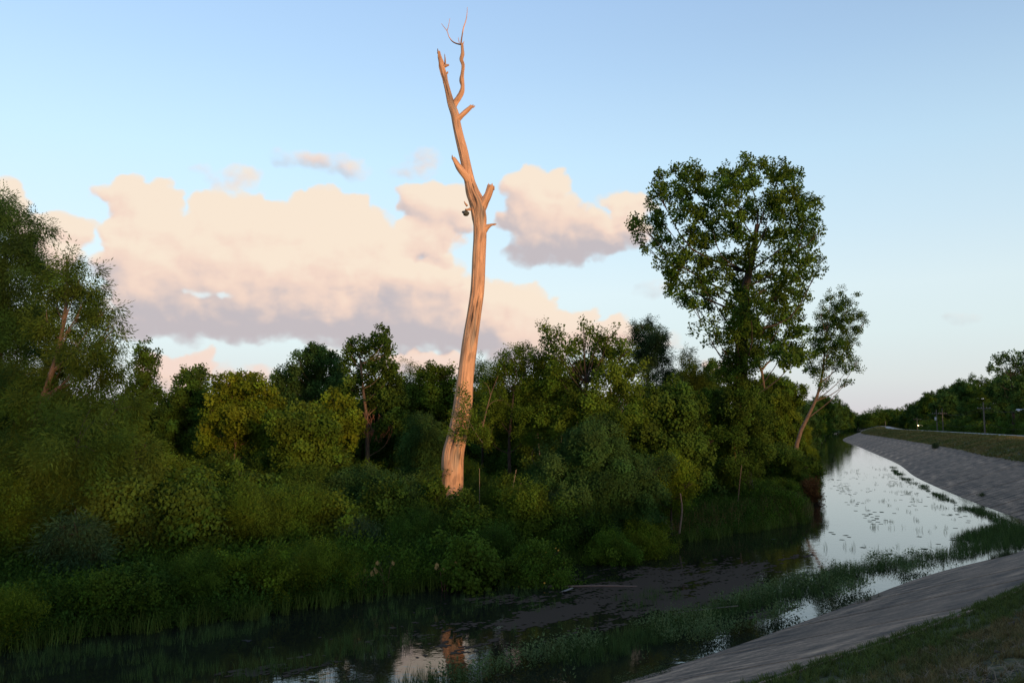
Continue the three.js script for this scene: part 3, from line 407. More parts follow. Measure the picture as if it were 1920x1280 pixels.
tree({ name: 'cottonwood_tree', label: 'big leafy tree with an open broad crown rising highest above the right bank', px: 1394, d: 48, by: 0.2, leaf: 'broad', tint: 'poplar', r: 0.55, trunk: [[1392, 880], [1388, 760], [1390, 660], [1396, 590], [1398, 540], [1412, 480], [1420, 420]], dens: 0.95, deep: 0.9, grow: 1.06, every: 3, seed: 55,
  clumps: [[1399, 302, 9], [1403, 320, 9], [1436, 310, 10], [1466, 318, 13], [1484, 336, 14], [1450, 335, 11], [1372, 322, 14], [1352, 338, 15], [1298, 322, 14], [1276, 326, 13], [1316, 340, 13], [1244, 336, 12], [1232, 358, 12], [1258, 362, 14], [1290, 360, 18], [1340, 368, 16], [1378, 356, 18], [1412, 352, 16], [1446, 368, 18], [1486, 366, 18], [1512, 382, 14], [1530, 394, 6], [1534, 382, 4], [1226, 384, 9], [1238, 412, 13], [1262, 400, 12], [1296, 400, 18], [1330, 404, 18], [1372, 398, 18], [1410, 398, 18], [1456, 404, 16], [1496, 410, 18], [1522, 418, 11], [1536, 432, 6], [1196, 412, 8], [1188, 424, 5], [1204, 424, 7], [1192, 442, 5], [1202, 452, 6], [1216, 464, 7], [1236, 444, 12], [1252, 462, 13], [1290, 444, 17], [1328, 448, 20], [1372, 440, 18], [1402, 448, 14], [1444, 440, 14], [1474, 446, 15], [1506, 450, 17], [1524, 466, 8], [1238, 486, 8], [1260, 494, 12], [1292, 488, 18], [1328, 494, 18], [1366, 484, 15], [1408, 486, 14], [1462, 478, 16], [1494, 484, 18], [1522, 488, 10], [1538, 498, 6], [1530, 512, 6], [1252, 518, 8], [1276, 524, 14], [1308, 526, 16], [1340, 536, 14], [1474, 522, 14], [1498, 518, 12], [1516, 516, 6], [1260, 546, 9], [1286, 556, 13], [1316, 556, 12], [1385, 528, 13], [1404, 556, 13], [1372, 556, 11], [1414, 530, 12], [1418, 566, 11], [1364, 586, 11], [1392, 596, 13], [1376, 620, 12], [1412, 626, 14], [1398, 500, 12], [1356, 512, 12], [1438, 512, 12], [1442, 552, 12], [1464, 548, 14], [1496, 548, 12], [1510, 554, 6], [1302, 574, 8], [1324, 580, 9], [1428, 586, 14], [1456, 580, 14], [1486, 576, 14], [1426, 612, 16], [1464, 610, 16], [1492, 604, 12], [1324, 604, 6], [1336, 622, 7], [1306, 616, 5], [1350, 602, 9], [1330, 642, 6], [1354, 630, 10], [1446, 646, 20], [1484, 640, 16], [1506, 626, 9], [1470, 670, 20], [1500, 664, 13], [1420, 650, 12]] });
tree({ name: 'climbing_vine', cat: 'vine', label: 'thick dark vines climbing the trunk of the big leafy tree', px: 1389, d: 47.0, by: 0.3, leaf: 'vine', tint: 'mid', r: 0.06, bark: vineMat, trunk: [[1376, 820], [1382, 700], [1388, 600], [1390, 560]], limbs: false, dens: 0.95, deep: 0.6, grow: 1.5,
  clumps: [[1392, 560, 9], [1398, 585, 11], [1390, 610, 13], [1400, 632, 13], [1384, 645, 14], [1398, 668, 17], [1378, 680, 16], [1392, 705, 20], [1366, 712, 13], [1376, 738, 20], [1404, 740, 18], [1386, 770, 24], [1362, 790, 22], [1408, 790, 24], [1384, 820, 28], [1412, 850, 24], [1380, 870, 24], [1395, 900, 18]] });
{
  const d = 46.8, P = (list, ws) => { const c = smoothLine(list.map(([x, y]) => sight(x, y, d)), 24), b = c[0].clone(); return [b, tube(c.map((p) => p.clone().sub(b)), c.map((_, i) => lerp(ws[0], ws[1], i / 24) * d / LENS / 2), 8, 0.3, list[0][0])]; };
  const [b, g] = P([[1396, 655], [1408, 664], [1420, 680], [1428, 694], [1431, 710], [1434, 728]], [9, 2.5]), t = thing('dead_branch', 'bare orange-brown dead branch hanging before the vine-wrapped trunk of the big tree', 'branch', b);
  part('stem', g, paleBark, t);
  for (const [l, w] of [[[[1430, 692], [1438, 682], [1446, 676]], [5, 2]], [[[1412, 666], [1418, 652], [1424, 634], [1428, 616]], [4, 1.5]]]) { const [b2, g2] = P(l, w); part('twig', g2, paleBark, t).position.copy(b2).sub(b); }
}
tree({ name: 'leaning_tree', label: 'thin leaning tree with a bare pale lower trunk over the water edge', px: 1486, d: 72, by: 0.2, leaf: 'broad', tint: 'mid', r: 0.19, bark: paleBark, trunk: [[1497, 822], [1520, 772], [1534, 738], [1544, 690], [1547, 650], [1552, 610]], dens: 0.9, deep: 0.8, grow: 1.02, every: 2,
  clumps: [[1579, 544, 4], [1581, 555, 5], [1560, 552, 5], [1550, 562, 5], [1543, 574, 5], [1607, 556, 4], [1600, 566, 5], [1588, 572, 9], [1566, 574, 8], [1556, 590, 9], [1540, 592, 8], [1578, 594, 12], [1602, 588, 8], [1616, 592, 6], [1622, 604, 4], [1562, 612, 13], [1590, 612, 13], [1606, 622, 7], [1540, 618, 10], [1530, 640, 10], [1556, 640, 14], [1582, 640, 14], [1603, 642, 6], [1540, 662, 12], [1568, 664, 14], [1590, 662, 8], [1606, 680, 6], [1612, 690, 4], [1592, 690, 8], [1576, 688, 8], [1552, 686, 9], [1524, 668, 8], [1518, 690, 9], [1534, 700, 9], [1590, 714, 4], [1580, 720, 4], [1552, 718, 6], [1540, 722, 6]] });
// the belt of trees and tall shrubs beyond the leaning tree, and between the trees named so far
for (const [name, label, px, py, w, d, n, leaf, tint, rp, low] of [
  ['bushy_tree', 'dense olive tree under the right side of the big leafy tree', 1450, 700, 110, 82, 24, 'broad', 'olive', 0.26, 0.9],
  ['bushy_tree', 'dense dark tree right beneath the leaning pale trunk', 1505, 748, 70, 96, 18, 'broad', 'dark', 0.3, 0.95],
  ['bushy_tree', 'yellow-green shrub at the base of the leaning pale trunk', 1508, 800, 46, 88, 12, 'small', 'yellow', 0.3, 0.95],
  ['bushy_tree', 'dark shrub mass at the water edge below the big leafy tree', 1462, 838, 130, 60, 26, 'broad', 'mid', 0.24, 0.97],
  ['shrub', 'dark green waterside shrub under the leaning pale trunk', 1495, 862, 56, 58, 14, 'small', 'mid', 0.3, 1],
  ['shrub', 'rusty brown dry shrub at the corner of the bank by the open water', 1522, 902, 30, 56, 8, 'small', 'brown', 0.34, 1],
  ['bushy_tree', 'green tree behind the tangled thicket of vines', 1040, 700, 120, 44, 16, 'broad', 'mid', 0.3, 0.9],
  ['bushy_tree', 'green tree standing behind the vine-hung bare pale trunk', 680, 740, 130, 45, 18, 'broad', 'mid', 0.3, 0.9],
  ['bushy_tree', 'green tree filling the gap behind the small square-topped tree', 330, 772, 150, 46, 18, 'broad', 'mid', 0.3, 0.9],
  ['bushy_tree', 'dense green tree behind the feathery shrub tree right of the dead trunk', 985, 735, 170, 50, 20, 'broad', 'mid', 0.28, 0.97],
  ['bushy_tree', 'deep green tree behind the slender leafy spire', 235, 735, 60, 48, 14, 'willow', 'blue', 0.3, 0.9],
  ['bushy_tree', 'dense tree behind the yellow-green broad tree', 480, 740, 150, 44, 18, 'broad', 'mid', 0.3, 0.9],
  ['bushy_tree', 'dense tree behind the dead trunk, dark and dense', 860, 740, 130, 48, 18, 'broad', 'mid', 0.3, 0.9],
  ['bushy_tree', 'green tree beyond the cone-shaped willow', 1320, 705, 110, 66, 16, 'broad', 'mid', 0.3, 0.9],
  ['bushy_tree', 'deep olive tree left of the vine-hung bare pale trunk at mid height', 560, 800, 160, 36, 18, 'broad', 'mid', 0.3, 0.9],
]) tree({ name, label, cat: name === 'shrub' ? 'shrub' : 'tree', px, d, leaf, tint, r: name === 'shrub' ? 0.04 : 0.12, dens: leaf === 'willow' ? 1.2 : 0.95, clumps: dome(px, py, w, d, n, px + d, rp, low) });

// far bank trees beyond the bend of the channel, one behind the other
for (const [px, d, top, w, tint, label] of [[1516, 265, 752, 40, 'mid', 'tree of the far left bank right behind the leaning trunk'], [1531, 310, 746, 34, 'olive', 'tree of the far left bank just right of the leaning trunk'], [1546, 370, 742, 32, 'mid', 'tallest round-topped tree of the far left bank'], [1559, 430, 743, 30, 'dark', 'dark tree in the middle of the far left bank group'], [1571, 500, 746, 28, 'mid', 'tree of the far left bank where its skyline starts to fall'], [1582, 570, 755, 26, 'dark', 'dark sloping tree of the far left bank before the last two'], [1592, 640, 767, 22, 'mid', 'last but one tree of the far left bank'], [1601, 700, 781, 16, 'mid', 'last and lowest tree of the far left bank before the gap']])
  tree({ name: 'bank_tree', label, px, d, leaf: 'far', tint, r: 0.3, dens: 0.8, size: 1.3, limbs: false, clumps: dome(px, top, w, d, 16, px, 0.3, 1), group: 'trees along the far left bank' });

// ------------------------------------------------------------------ shrubs along the near bank
const BANK = [[-120, 17.6], [0, 18.6], [140, 19.7], [280, 21.3], [480, 23.1], [700, 25.2], [930, 26], [1000, 26.9], [1100, 28.3], [1300, 34.8], [1400, 39.8], [1480, 50.5], [1545, 76]];
const bankD = (px) => { let i = 0; while (i < BANK.length - 2 && BANK[i + 1][0] < px) i++; return lerp(BANK[i][1], BANK[i + 1][1], clamp((px - BANK[i][0]) / (BANK[i + 1][0] - BANK[i][0]), 0, 1)); };
for (const [px, py, w, back, n, leaf, tint, label] of [
  [-30, 850, 190, 5.5, 20, 'willow', 'willow', 'drooping green willow bush at the left edge of the photo'],
  [60, 900, 150, 3.5, 16, 'small', 'olive', 'small-leaved dark bush left of the long-leaved willow bush near the water'],
  [150, 960, 120, 1.6, 14, 'willow', 'blue', 'low long-leaved bluish willow bush close to the water at left'],
  [245, 800, 110, 6, 16, 'willow', 'willow', 'upright willow bush beneath the slender leafy spire'],
  [310, 850, 130, 5, 18, 'small', 'olive', 'brownish olive bush beneath the small square-topped tree'],
  [250, 930, 130, 2.5, 14, 'small', 'dark', 'dark low bush over the fallen sticks at left'],
  [400, 950, 140, 2.8, 16, 'willow', 'mid', 'soft long-leaved bush left of the sapling thicket'],
  [480, 900, 120, 4.5, 16, 'broad', 'mid', 'leafy bush at the foot of the yellow-green broad tree'],
  [560, 940, 150, 3.2, 18, 'broad', 'mid', 'low broad-leaved bush below the light green sapling'],
  [670, 880, 130, 4.5, 18, 'small', 'dark', 'dense dark bush under the vine-hung bare trunk'],
  [655, 985, 110, 1.8, 14, 'feather', 'blue', 'feathery dark fern-like bush above the yellow pods'],
  [745, 900, 120, 4, 18, 'small', 'dark', 'dark brown-green bush left of the dead trunk foot'],
  [770, 965, 130, 2.2, 16, 'feather', 'mid', 'feathery green bush before the dead trunk foot'],
  [800, 938, 90, 3.4, 18, 'small', 'mid', 'dark leafy bush before the left side of the dead trunk foot'],
  [858, 946, 80, 3.2, 18, 'vine', 'mid', 'leafy bush hiding the foot of the dead trunk'],
  [817, 908, 36, 3.0, 12, 'vine', 'olive', 'small leafy bush over the left edge of the dead trunk foot'],
  [872, 925, 30, 3.0, 10, 'small', 'mid', 'small bush against the right edge of the dead trunk foot'],
  [880, 960, 110, 2.6, 16, 'vine', 'olive', 'leafy bush just right of the dead trunk foot'],
  [945, 900, 120, 4.5, 18, 'small', 'olive', 'twiggy bush around the tall bare stems'],
  [925, 1000, 110, 1.5, 14, 'feather', 'mid', 'low feathery bush beside the patch of yellow flowers'],
  [1050, 938, 105, 2.4, 18, 'feather', 'blue', 'rounded fern-like bush behind the yellow flowers'],
  [1150, 900, 130, 4.5, 18, 'small', 'mid', 'tangled bush with reddish dead leaves right of the fern-like bush'],
  [1190, 860, 100, 4, 16, 'vine', 'dark', 'dark vine heap left of the yellow-green bush'],
  [1340, 880, 90, 5, 16, 'broad', 'dark', 'dark bush between the yellow-green bush and the big tree trunk'],
  [1420, 915, 80, 3, 14, 'small', 'mid', 'green bush at the foot of the big leafy tree trunk'],
  [1465, 905, 70, 2, 14, 'small', 'olive', 'olive bush leaning over the water right of the big tree trunk'],
]) { const d = bankD(px) + back * 1.9 + 1.2; tree({ name: 'shrub', cat: 'shrub', label, px, d, leaf, tint, r: 0.03, dens: leaf === 'willow' || leaf === 'feather' ? 1.0 : 0.95, clumps: dome(px, py, w, d, n, Math.round(px * 3 + 700), 0.24, 1) }); }
{ // low weedy bushes standing at the water edge
  const r = rng(707), pick = (a) => a[Math.floor(r() * a.length)];
  for (let i = 0; i < 26; i++) {
    const px = -60 + i * 50 + (r() - 0.5) * 34, d = bankD(px) + 0.4 + r() * 2.4, leaf = pick(['small', 'small', 'vine', 'feather', 'broad']), foot = 795 + EYE * LENS / d, h = (0.55 + 0.75 * r()) * LENS / d;
    if ((px > 630 && px < 880) || (px > 930 && px < 1110)) continue;
    tree({ name: 'shrub', cat: 'shrub', label: 'low weedy ' + { small: 'small-leaved', broad: 'broad-leaved', feather: 'feathery', vine: 'vine-draped' }[leaf] + ' bush at the very edge of the water', px, d, leaf, tint: pick(['olive', 'mid', 'yellow', 'olive']), r: 0.02, dens: 0.9, limbs: false, size: 0.85, clumps: dome(px, foot - h, (1.3 + 1.4 * r()) * LENS / d, d, 11, 1300 + i, 0.3, 1), group: leaf + ' leaved bushes at the water edge' });
  }
}
{ // the rest of the thicket: bushes nothing tells apart
  const r = rng(404), pick = (a) => a[Math.floor(r() * a.length)];
  for (let i = 0; i < 44; i++) {
    const px = -70 + i * 29 + (r() - 0.5) * 30, deep = (i % 3) / 2, d = bankD(px) + 4.5 + deep * 9 + r() * 3, leaf = pick(['small', 'broad', 'small', 'vine', 'willow', 'feather']);
    const py = (px < 250 ? 905 : px < 880 ? 915 : 935) - deep * 50 + (r() - 0.5) * 40;
    if (Math.abs(px - 845) < 60 && d < 37) continue;
    tree({ name: 'shrub', cat: 'shrub', label: 'dark green ' + { small: 'small-leaved', broad: 'broad-leaved', willow: 'long-leaved', feather: 'feathery', vine: 'vine-draped' }[leaf] + ' bush in the tangled thicket along the left bank', px, d, leaf, tint: pick(['mid', 'olive', 'olive', 'mid', 'willow']), r: 0.03, dens: 0.95, limbs: false, clumps: dome(px, py, 95 + 60 * r(), d, 15, 900 + i, 0.25, 1), group: leaf + ' leaved bushes of the bank thicket' });
  }
}
{ // the flowering bush and the yellow pods
  const px = 1000, d = bankD(px) + 0.9, t = tree({ name: 'flowering_bush', cat: 'flowering bush', label: 'low bush dotted with small yellow-orange flowers at the water edge', px, d, leaf: 'small', tint: 'olive', r: 0.02, dens: 0.85, clumps: dome(1005, 1032, 130, d, 18, 61, 0.24, 1) });
  const r = rng(8), f = [];
  const petal = new THREE.CircleGeometry(0.034, 5);
  for (let i = 0; i < 120; i++) { const [c, R] = t.list[Math.floor(r() * t.list.length)], u = unit(r); if (u.z < -0.1) continue; const g = petal.clone(); g.rotateX(-0.9 * r() - 0.2); g.rotateY((r() - .5) * 2); const p = c.clone().addScaledVector(u, R * 1.02).sub(t.base); g.translate(p.x, p.y, p.z); f.push(g); }
  part('flowers', mergeGeometries(f), new THREE.MeshStandardMaterial({ color: lin(0.62, 0.30, 0.02), roughness: 0.8, side: THREE.DoubleSide }), t.root).userData.kind = 'stuff';
  for (const [x, y, n, label] of [[677, 1068, 5, 'cluster of yellow withered leaves leftmost above the dark water'], [724, 1058, 4, 'cluster of yellow withered leaves beside a pale plume'], [833, 1060, 6, 'cluster of pale yellow withered leaves on reddish stalks, rightmost of the three clusters']]) {
    const dd = bankD(x) + 0.5, b = sight(x, y + 30, dd), w = thing('withered_plant', label, 'withered plant', b), stems = [], lv = [], idx = [], pos = [];
    for (let k = 0; k < n; k++) { const top = sight(x + (r() - .5) * 44, y + (r() - .5) * 22, dd - 0.2 * r()).sub(b); stems.push(tube([V((r() - .5) * 0.1, -0.6, 0), top.clone().multiplyScalar(0.5), top], [0.008, 0.007, 0.004], 4)); for (let q = 0; q < 2; q++) leafQuad(pos, idx, top, V((r() - .5) * .8, -0.8, 0.3).normalize(), V(1, 0.2 * (r() - .5), (r() - .5)).normalize(), 0.16, 0.09, 0.15); }
    const g = new THREE.BufferGeometry(); g.setAttribute('position', new THREE.Float32BufferAttribute(pos, 3)); g.setIndex(idx); g.computeVertexNormals();
    part('stems', mergeGeometries(stems), vineMat, w); part('leaves', g, new THREE.MeshPhysicalMaterial({ color: lin(0.32, 0.20, 0.05), roughness: 0.8, transmission: 0.3, thickness: 0, side: THREE.DoubleSide }), w);
  }
}
// a tree on the land side of the levee, behind and to the right of the camera: its shade lies on the left end of the bank
{ const root = thing('roadside_tree', 'leafy tree on the land side of the levee behind the camera', 'tree', V(20, 0.9, 37)), b = root.position.clone(), r = rng(12), list = [];
  for (let i = 0; i < 26; i++) list.push([V(20 - 8 + 15 * r(), 3.2 + 8.6 * Math.pow(r(), 0.8), 37 + (r() - 0.5) * 8), 1.0 + 0.7 * r()]);
  part('trunk', tube([V(0, -0.2, 0), V(0.1, 3, 0.1), V(0, 7, 0), V(-0.3, 10.5, 0)], [0.35, 0.28, 0.18, 0.06], 9, 0.2), barkMat, root); foliage(list, 'far', 'mid', 0.4, 12, b, root); }
// bare stems, dead twigs and hanging brown vines
function stem(name, label, cat, list, d, w0, w1, mat, rough = 0.15) { const c = smoothLine(list.map(([x, y, dz]) => sight(x, y, d + (dz ?? 0))), 18), b = c[0].clone(), t = thing(name, label, cat, b); part('stalk', tube(c.map((p) => p.clone().sub(b)), c.map((_, i) => lerp(w0, w1, i / 18)), 6, rough, list[0][0]), mat, t); return [t, b]; }
function twigs(t, b, lists, d, w0, w1, mat) { for (const l of lists) { const c = smoothLine(l.map(([x, y]) => sight(x, y, d).sub(b)), 10); part('twig', tube(c, c.map((_, i) => lerp(w0, w1, i / 10)), 5, 0.2, l[0][0]), mat, t); } }
{
  let [t, b] = stem('bare_stem', 'pale upright bare stem in the bushes right of the dead trunk, leaning slightly right', 'dead stem', [[956, 1000], [957, 965], [960, 925], [968, 880]], 34, 0.035, 0.012, dryTwig); twigs(t, b, [[[957, 962], [966, 945], [976, 928]], [[956, 968], [948, 950], [940, 942]], [[958, 955], [974, 915], [977, 905]]], 34, 0.014, 0.005, dryTwig);
  stem('bare_stem', 'thin bare stem nearest the dead trunk on its right', 'dead stem', [[899, 985], [899, 940], [899, 878]], 34, 0.014, 0.008, dryTwig);
  stem('bare_stem', 'thin pale pole leaning beside the big leafy tree trunk', 'dead stem', [[1382, 985], [1385, 930], [1391, 872]], 44, 0.045, 0.02, paleBark);
  stem('bare_stem', 'thin bare trunk under the yellow-green bush', 'dead stem', [[1274, 1000], [1279, 955], [1276, 925]], 36, 0.05, 0.03, twigMat);
  [t, b] = stem('dead_branch', 'forked grey dead branch propped in the dark bank under the yellow-green bush', 'dead branch', [[1186, 990], [1205, 975], [1222, 962]], 36.5, 0.03, 0.012, twigMat); twigs(t, b, [[[1202, 990], [1215, 972], [1226, 960]], [[1232, 962], [1246, 976], [1260, 992]]], 36.5, 0.022, 0.01, twigMat);
  [t, b] = stem('dead_branch', 'pale forked twigs reaching out right of the dead trunk', 'dead branch', [[905, 800], [912, 770], [922, 735], [934, 704]], 36, 0.035, 0.008, paleBark); twigs(t, b, [[[920, 742], [914, 722], [906, 716]], [[912, 765], [926, 752], [944, 750]], [[906, 790], [896, 800], [892, 815]]], 36, 0.018, 0.006, paleBark);
  [t, b] = stem('dead_branch', 'curved brown liana hanging in the dark thicket right of the dead trunk', 'dead branch', [[998, 815], [1010, 830], [998, 848], [1000, 866], [1018, 880], [1050, 888], [1072, 900]], 40.5, 0.022, 0.012, twigMat); twigs(t, b, [[[996, 812], [1012, 826], [1028, 836]], [[1050, 888], [1075, 884], [1095, 876]]], 40.5, 0.014, 0.006, twigMat);
  [t, b] = stem('dead_branch', 'pinkish stick fallen over the bank plants at left', 'dead branch', [[228, 1108], [250, 1101], [274, 1093]], 21.9, 0.022, 0.016, dryTwig); twigs(t, b, [[[243, 1095], [252, 1090], [260, 1086]], [[236, 1110], [246, 1098], [266, 1080]]], 21.9, 0.012, 0.006, dryTwig);
  [t, b] = stem('leafy_branch', 'leafy twiggy branch crossing in front of the dead trunk', 'branch', [[905, 830], [892, 812], [880, 790], [868, 768], [862, 752]], 34.1, 0.012, 0.004, twigMat); twigs(t, b, [[[886, 800], [870, 800], [852, 806]], [[880, 790], [884, 770], [880, 748], [870, 730]], [[874, 778], [862, 778], [848, 784]]], 34.1, 0.008, 0.003, twigMat);
  foliage([[866, 762, 9], [856, 780, 9], [850, 805, 10], [868, 800, 12], [882, 778, 12], [872, 742, 6], [866, 730, 4], [890, 800, 14], [872, 820, 10], [855, 815, 8], [895, 770, 12], [900, 820, 16]].map(([x, y, q]) => [sight(x, y, 34.1), q * 34.1 / LENS]), 'small', 'olive', 0.4, 71, b, t, 'leaves');
  const r = rng(17), list = [];                                         // the brown vine tangle on the bare pale trunk
  const o = sight(700, 800, 47);
  for (let k = 0; k < 26; k++) { const x = 676 + r() * 52, y = 775 + r() * 25, P = [[x, y], [x + (r() - .5) * 20, y + 14], [x + (r() - .5) * 26, y + 30 + r() * 12]].map(([a, c]) => sight(a, c, 47 + r() * 0.5).sub(o)); list.push(tube(smoothLine(P, 6), Array(7).fill(0.012 + 0.012 * r()), 4)); }
  const t2 = thing('vine_tangle', 'reddish brown tangle of dry vines on the bare pale trunk', 'vine', o); part('vines', mergeGeometries(list), vineMat, t2).userData.kind = 'stuff';
  const r3 = rng(4), vl = []; const o3 = sight(1030, 720, 43);
  for (let k = 0; k < 22; k++) { const x = 1000 + r3() * 190, y = 660 + r3() * 160, P = [[x, y], [x + (r3() - .5) * 30, y + 20], [x + (r3() - .5) * 46, y + 36 + r3() * 40]].map(([a, c]) => sight(a, c, 42.5 + r3() * 2).sub(o3)); vl.push(tube(smoothLine(P, 8), Array(9).fill(0.008 + 0.01 * r3()), 4)); }
  const t3 = thing('vine_tangle', 'loose brown vines hanging over the vine-smothered tree', 'vine', o3); part('vines', mergeGeometries(vl), twigMat, t3).userData.kind = 'stuff';
}

// ------------------------------------------------------------------ low growth on the bank, in the water and on the levee
function tuftGeo(seed, blades, h, w, lean) {
  const r = rng(seed), pos = [], idx = [];
  for (let i = 0; i < blades; i++) {
    const a = r() * 6.28, l = lean * (0.3 + r()), hh = h * (0.5 + 0.6 * r()), o = V((r() - .5) * h * 0.55, 0, (r() - .5) * h * 0.55), dx = Math.cos(a), dz = Math.sin(a), b = pos.length / 3;
    for (const [f, k] of [[0, 1], [0.55, 0.8]]) { const off = l * f * f * hh; pos.push(o.x + dx * off - dz * w * k / 2, hh * f, o.z + dz * off + dx * w * k / 2, o.x + dx * off + dz * w * k / 2, hh * f, o.z + dz * off - dx * w * k / 2); }
    pos.push(o.x + dx * l * hh, hh * (1 - 0.25 * l), o.z + dz * l * hh);
    idx.push(b, b + 1, b + 2, b + 1, b + 3, b + 2, b + 2, b + 3, b + 4);
  }
  const g = new THREE.BufferGeometry(); g.setAttribute('position', new THREE.Float32BufferAttribute(pos, 3)); g.setIndex(idx); g.computeVertexNormals(); return g;
}
function scatter(name, label, geo, mat, n, seed, place, cat) {          // place(r) -> [point, scale, height scale, colour] or null
  const r = rng(seed), c = new Copies(), q = new THREE.Quaternion();
  for (let i = 0; i < n; i++) { const p = place(r); if (!p) continue; q.setFromAxisAngle(UPV, r() * 6.28); Q.setFromAxisAngle(V(r() - .5, 0, r() - .5).normalize(), (r() - .5) * 0.5); q.premultiply(Q); c.add(p[0], q, p[1], p[2] ?? p[1], p[1], p[3]); }
  const m = c.build(name, geo, mat, scene, 'stuff'); return tag(m, label, cat ?? 'grass');
}
const shade = (c, r, a = 0.35) => { const k = 1 - a + 2 * a * r(), y = r() * 0.25; return [c[0] * k * (1 + y), c[1] * k, c[2] * k]; };
const herb = spray(31, 18, 0.5, 0.075, 0.036, 0.05, 0.6), S1 = S0 + 66;
scatter('bank_undergrowth', 'dense low weeds covering the left bank down to the water', herb, leafMat, 42000, 41, (r) => {
  const s = S0 - 30 + Math.pow(r(), 1.3) * 110, t = -CHANNEL + 0.15 - 1.1 * Math.exp(-(((s - S0 - 38) / 16) ** 2)) - Math.pow(r(), 1.1) * 9 + 0.5 * noise(s * 0.35, 3) + 0.35 * noise(s * 1.3, 8), p = at(s, t); p.y = groundY(p.x, p.z) - 0.05; if (p.y < -0.25) p.y = -0.05;
  const patch = noise(s * 0.14, t * 0.2, 2), k = 0.75 + r() * 0.8 + patch * 0.5 + 0.5 * Math.max(0, noise(s * 0.5, t * 0.8, 12)); return [p, k, k * (0.8 + 0.6 * r()), shade(patch > 0.15 ? TINT.olive : TINT.mid, r, 0.5)];
}, 'weeds');
const tuft = tuftGeo(3, 9, 0.5, 0.014, 0.55), thin = tuftGeo(5, 6, 0.4, 0.012, 0.25), turf = tuftGeo(9, 12, 0.11, 0.007, 0.9), reed = tuftGeo(12, 7, 1.0, 0.02, 0.3);
scatter('bank_grass', 'long green grass hanging over the edge of the left bank', tuft, grassMat, 2600, 42, (r) => {
  const s = S0 - 30 + r() * 120, t = -CHANNEL + 0.45 - 1.1 * Math.exp(-(((s - S0 - 38) / 16) ** 2)) - Math.pow(r(), 1.5) * 2.2 + 0.5 * noise(s * 0.35, 3) + 0.35 * noise(s * 1.3, 8), p = at(s, t); p.y = Math.max(-0.03, groundY(p.x, p.z) - 0.04); return [p, 0.9 + r() * 0.6, 0.8 + r() * 0.9, shade([.075, .125, .022], r)];
});
scatter('dry_reeds', 'tawny dry reeds and weeds along the bank below the yellow-green bush', reed, grassMat, 1500, 43, (r) => {
  const s = S0 + 14 + r() * 34, t = -CHANNEL - 0.7 - r() * 2.2, p = at(s, t); p.y = Math.max(-0.03, groundY(p.x, p.z) - 0.04); return [p, 0.6 + r() * 0.4, 0.4 + r() * 0.8, shade(r() < 0.55 ? [.17, .12, .055] : [.07, .085, .025], r)];
}, 'reeds');
// plants standing in the water: thick near the near toe, along a line off the far toe, on the spit; thin in open water
function waterPlants(s, t, r) {
  const a = s - S0, n = noise(s * 0.22, t * 0.45, 6), m = noise(s * 0.6, t * 1.1, 16);
  let k = 0;
  if (a < 36) k = Math.max(k, smooth(n + m * 0.6 + 0.9 - Math.abs(t + 2.1 - 0.9 * smooth(a, 6, 30)) * lerp(0.85, 0.95, smooth(a, 2, 26)), 0.1, 0.7) * (t < -0.35 - 0.5 * smooth(m, -0.2, 0.4) ? 1 : 0));
  if (a < 9 && t < -3) k = Math.max(k, smooth(n + m * 0.8, 0.1, 0.5) * 0.3);
  if (a < -2 && t < -2) k = Math.max(k, smooth(n + m, -0.1, 0.4) * 0.55);
  if (a > 25 && a < 38) k = Math.max(k, 1.0 * smooth(1 - ((a - 31) / 7) ** 2 - ((t + 1.6) / 1.9) ** 2 + n * 0.4, 0.05, 0.45));
  if (a >= 34 && a < 105) k = Math.max(k, smooth(0.58 - Math.abs(t + 1.25 - 0.25 * noise(s * 0.15, 1)) * 1.2 + n * 1.1 + m * 0.7, 0.2, 0.8) * (1 - 0.6 * smooth(a, 60, 105)));
  if (a >= 20 && a < 100 && t > -8 && t < -0.6) k = Math.max(k, 0.02 * smooth(n + m, -0.1, 0.5) + (t > -4 ? 0.035 * smooth(n, 0, 0.3) : 0));
  return k;
}
const aquatic = scatter('water_grass', 'green grass and weeds standing in the shallow water', thin, grassMat, 90000, 44, (r) => {
  const s = S0 - 26 + Math.pow(r(), 1.5) * 130, t = -CHANNEL + 0.5 + r() * (CHANNEL - 0.6), k = waterPlants(s, t, r); if (r() > k) return null;
  const p = at(s, t); p.y = -0.03; const far = smooth(s - S0, 20, 60); return [p, lerp(0.75, 1.2, far) * (0.7 + 0.6 * r()), lerp(1, 0.6, far) * (0.45 + 0.7 * r()) * (k < 0.15 ? 0.9 : 1), shade([.050, .095, .026], r)];
});
scatter('water_weeds', 'pale leafy weeds along the near edge of the water', spray(33, 14, 0.3, 0.055, 0.028, 0.0, 0.6), leafMat, 2600, 45, (r) => {
  const s = S0 - 2 + r() * 24, t = -0.5 - Math.pow(r(), 1.3) * 2.2, n = noise(s * 0.4, t * 0.6, 26); if (n < -0.05 + r() * 0.2) return null; const p = at(s, t); p.y = 0; return [p, 0.8 + r() * 0.7, 0.8 + r(), shade([.10, .155, .055], r)];
}, 'weeds');
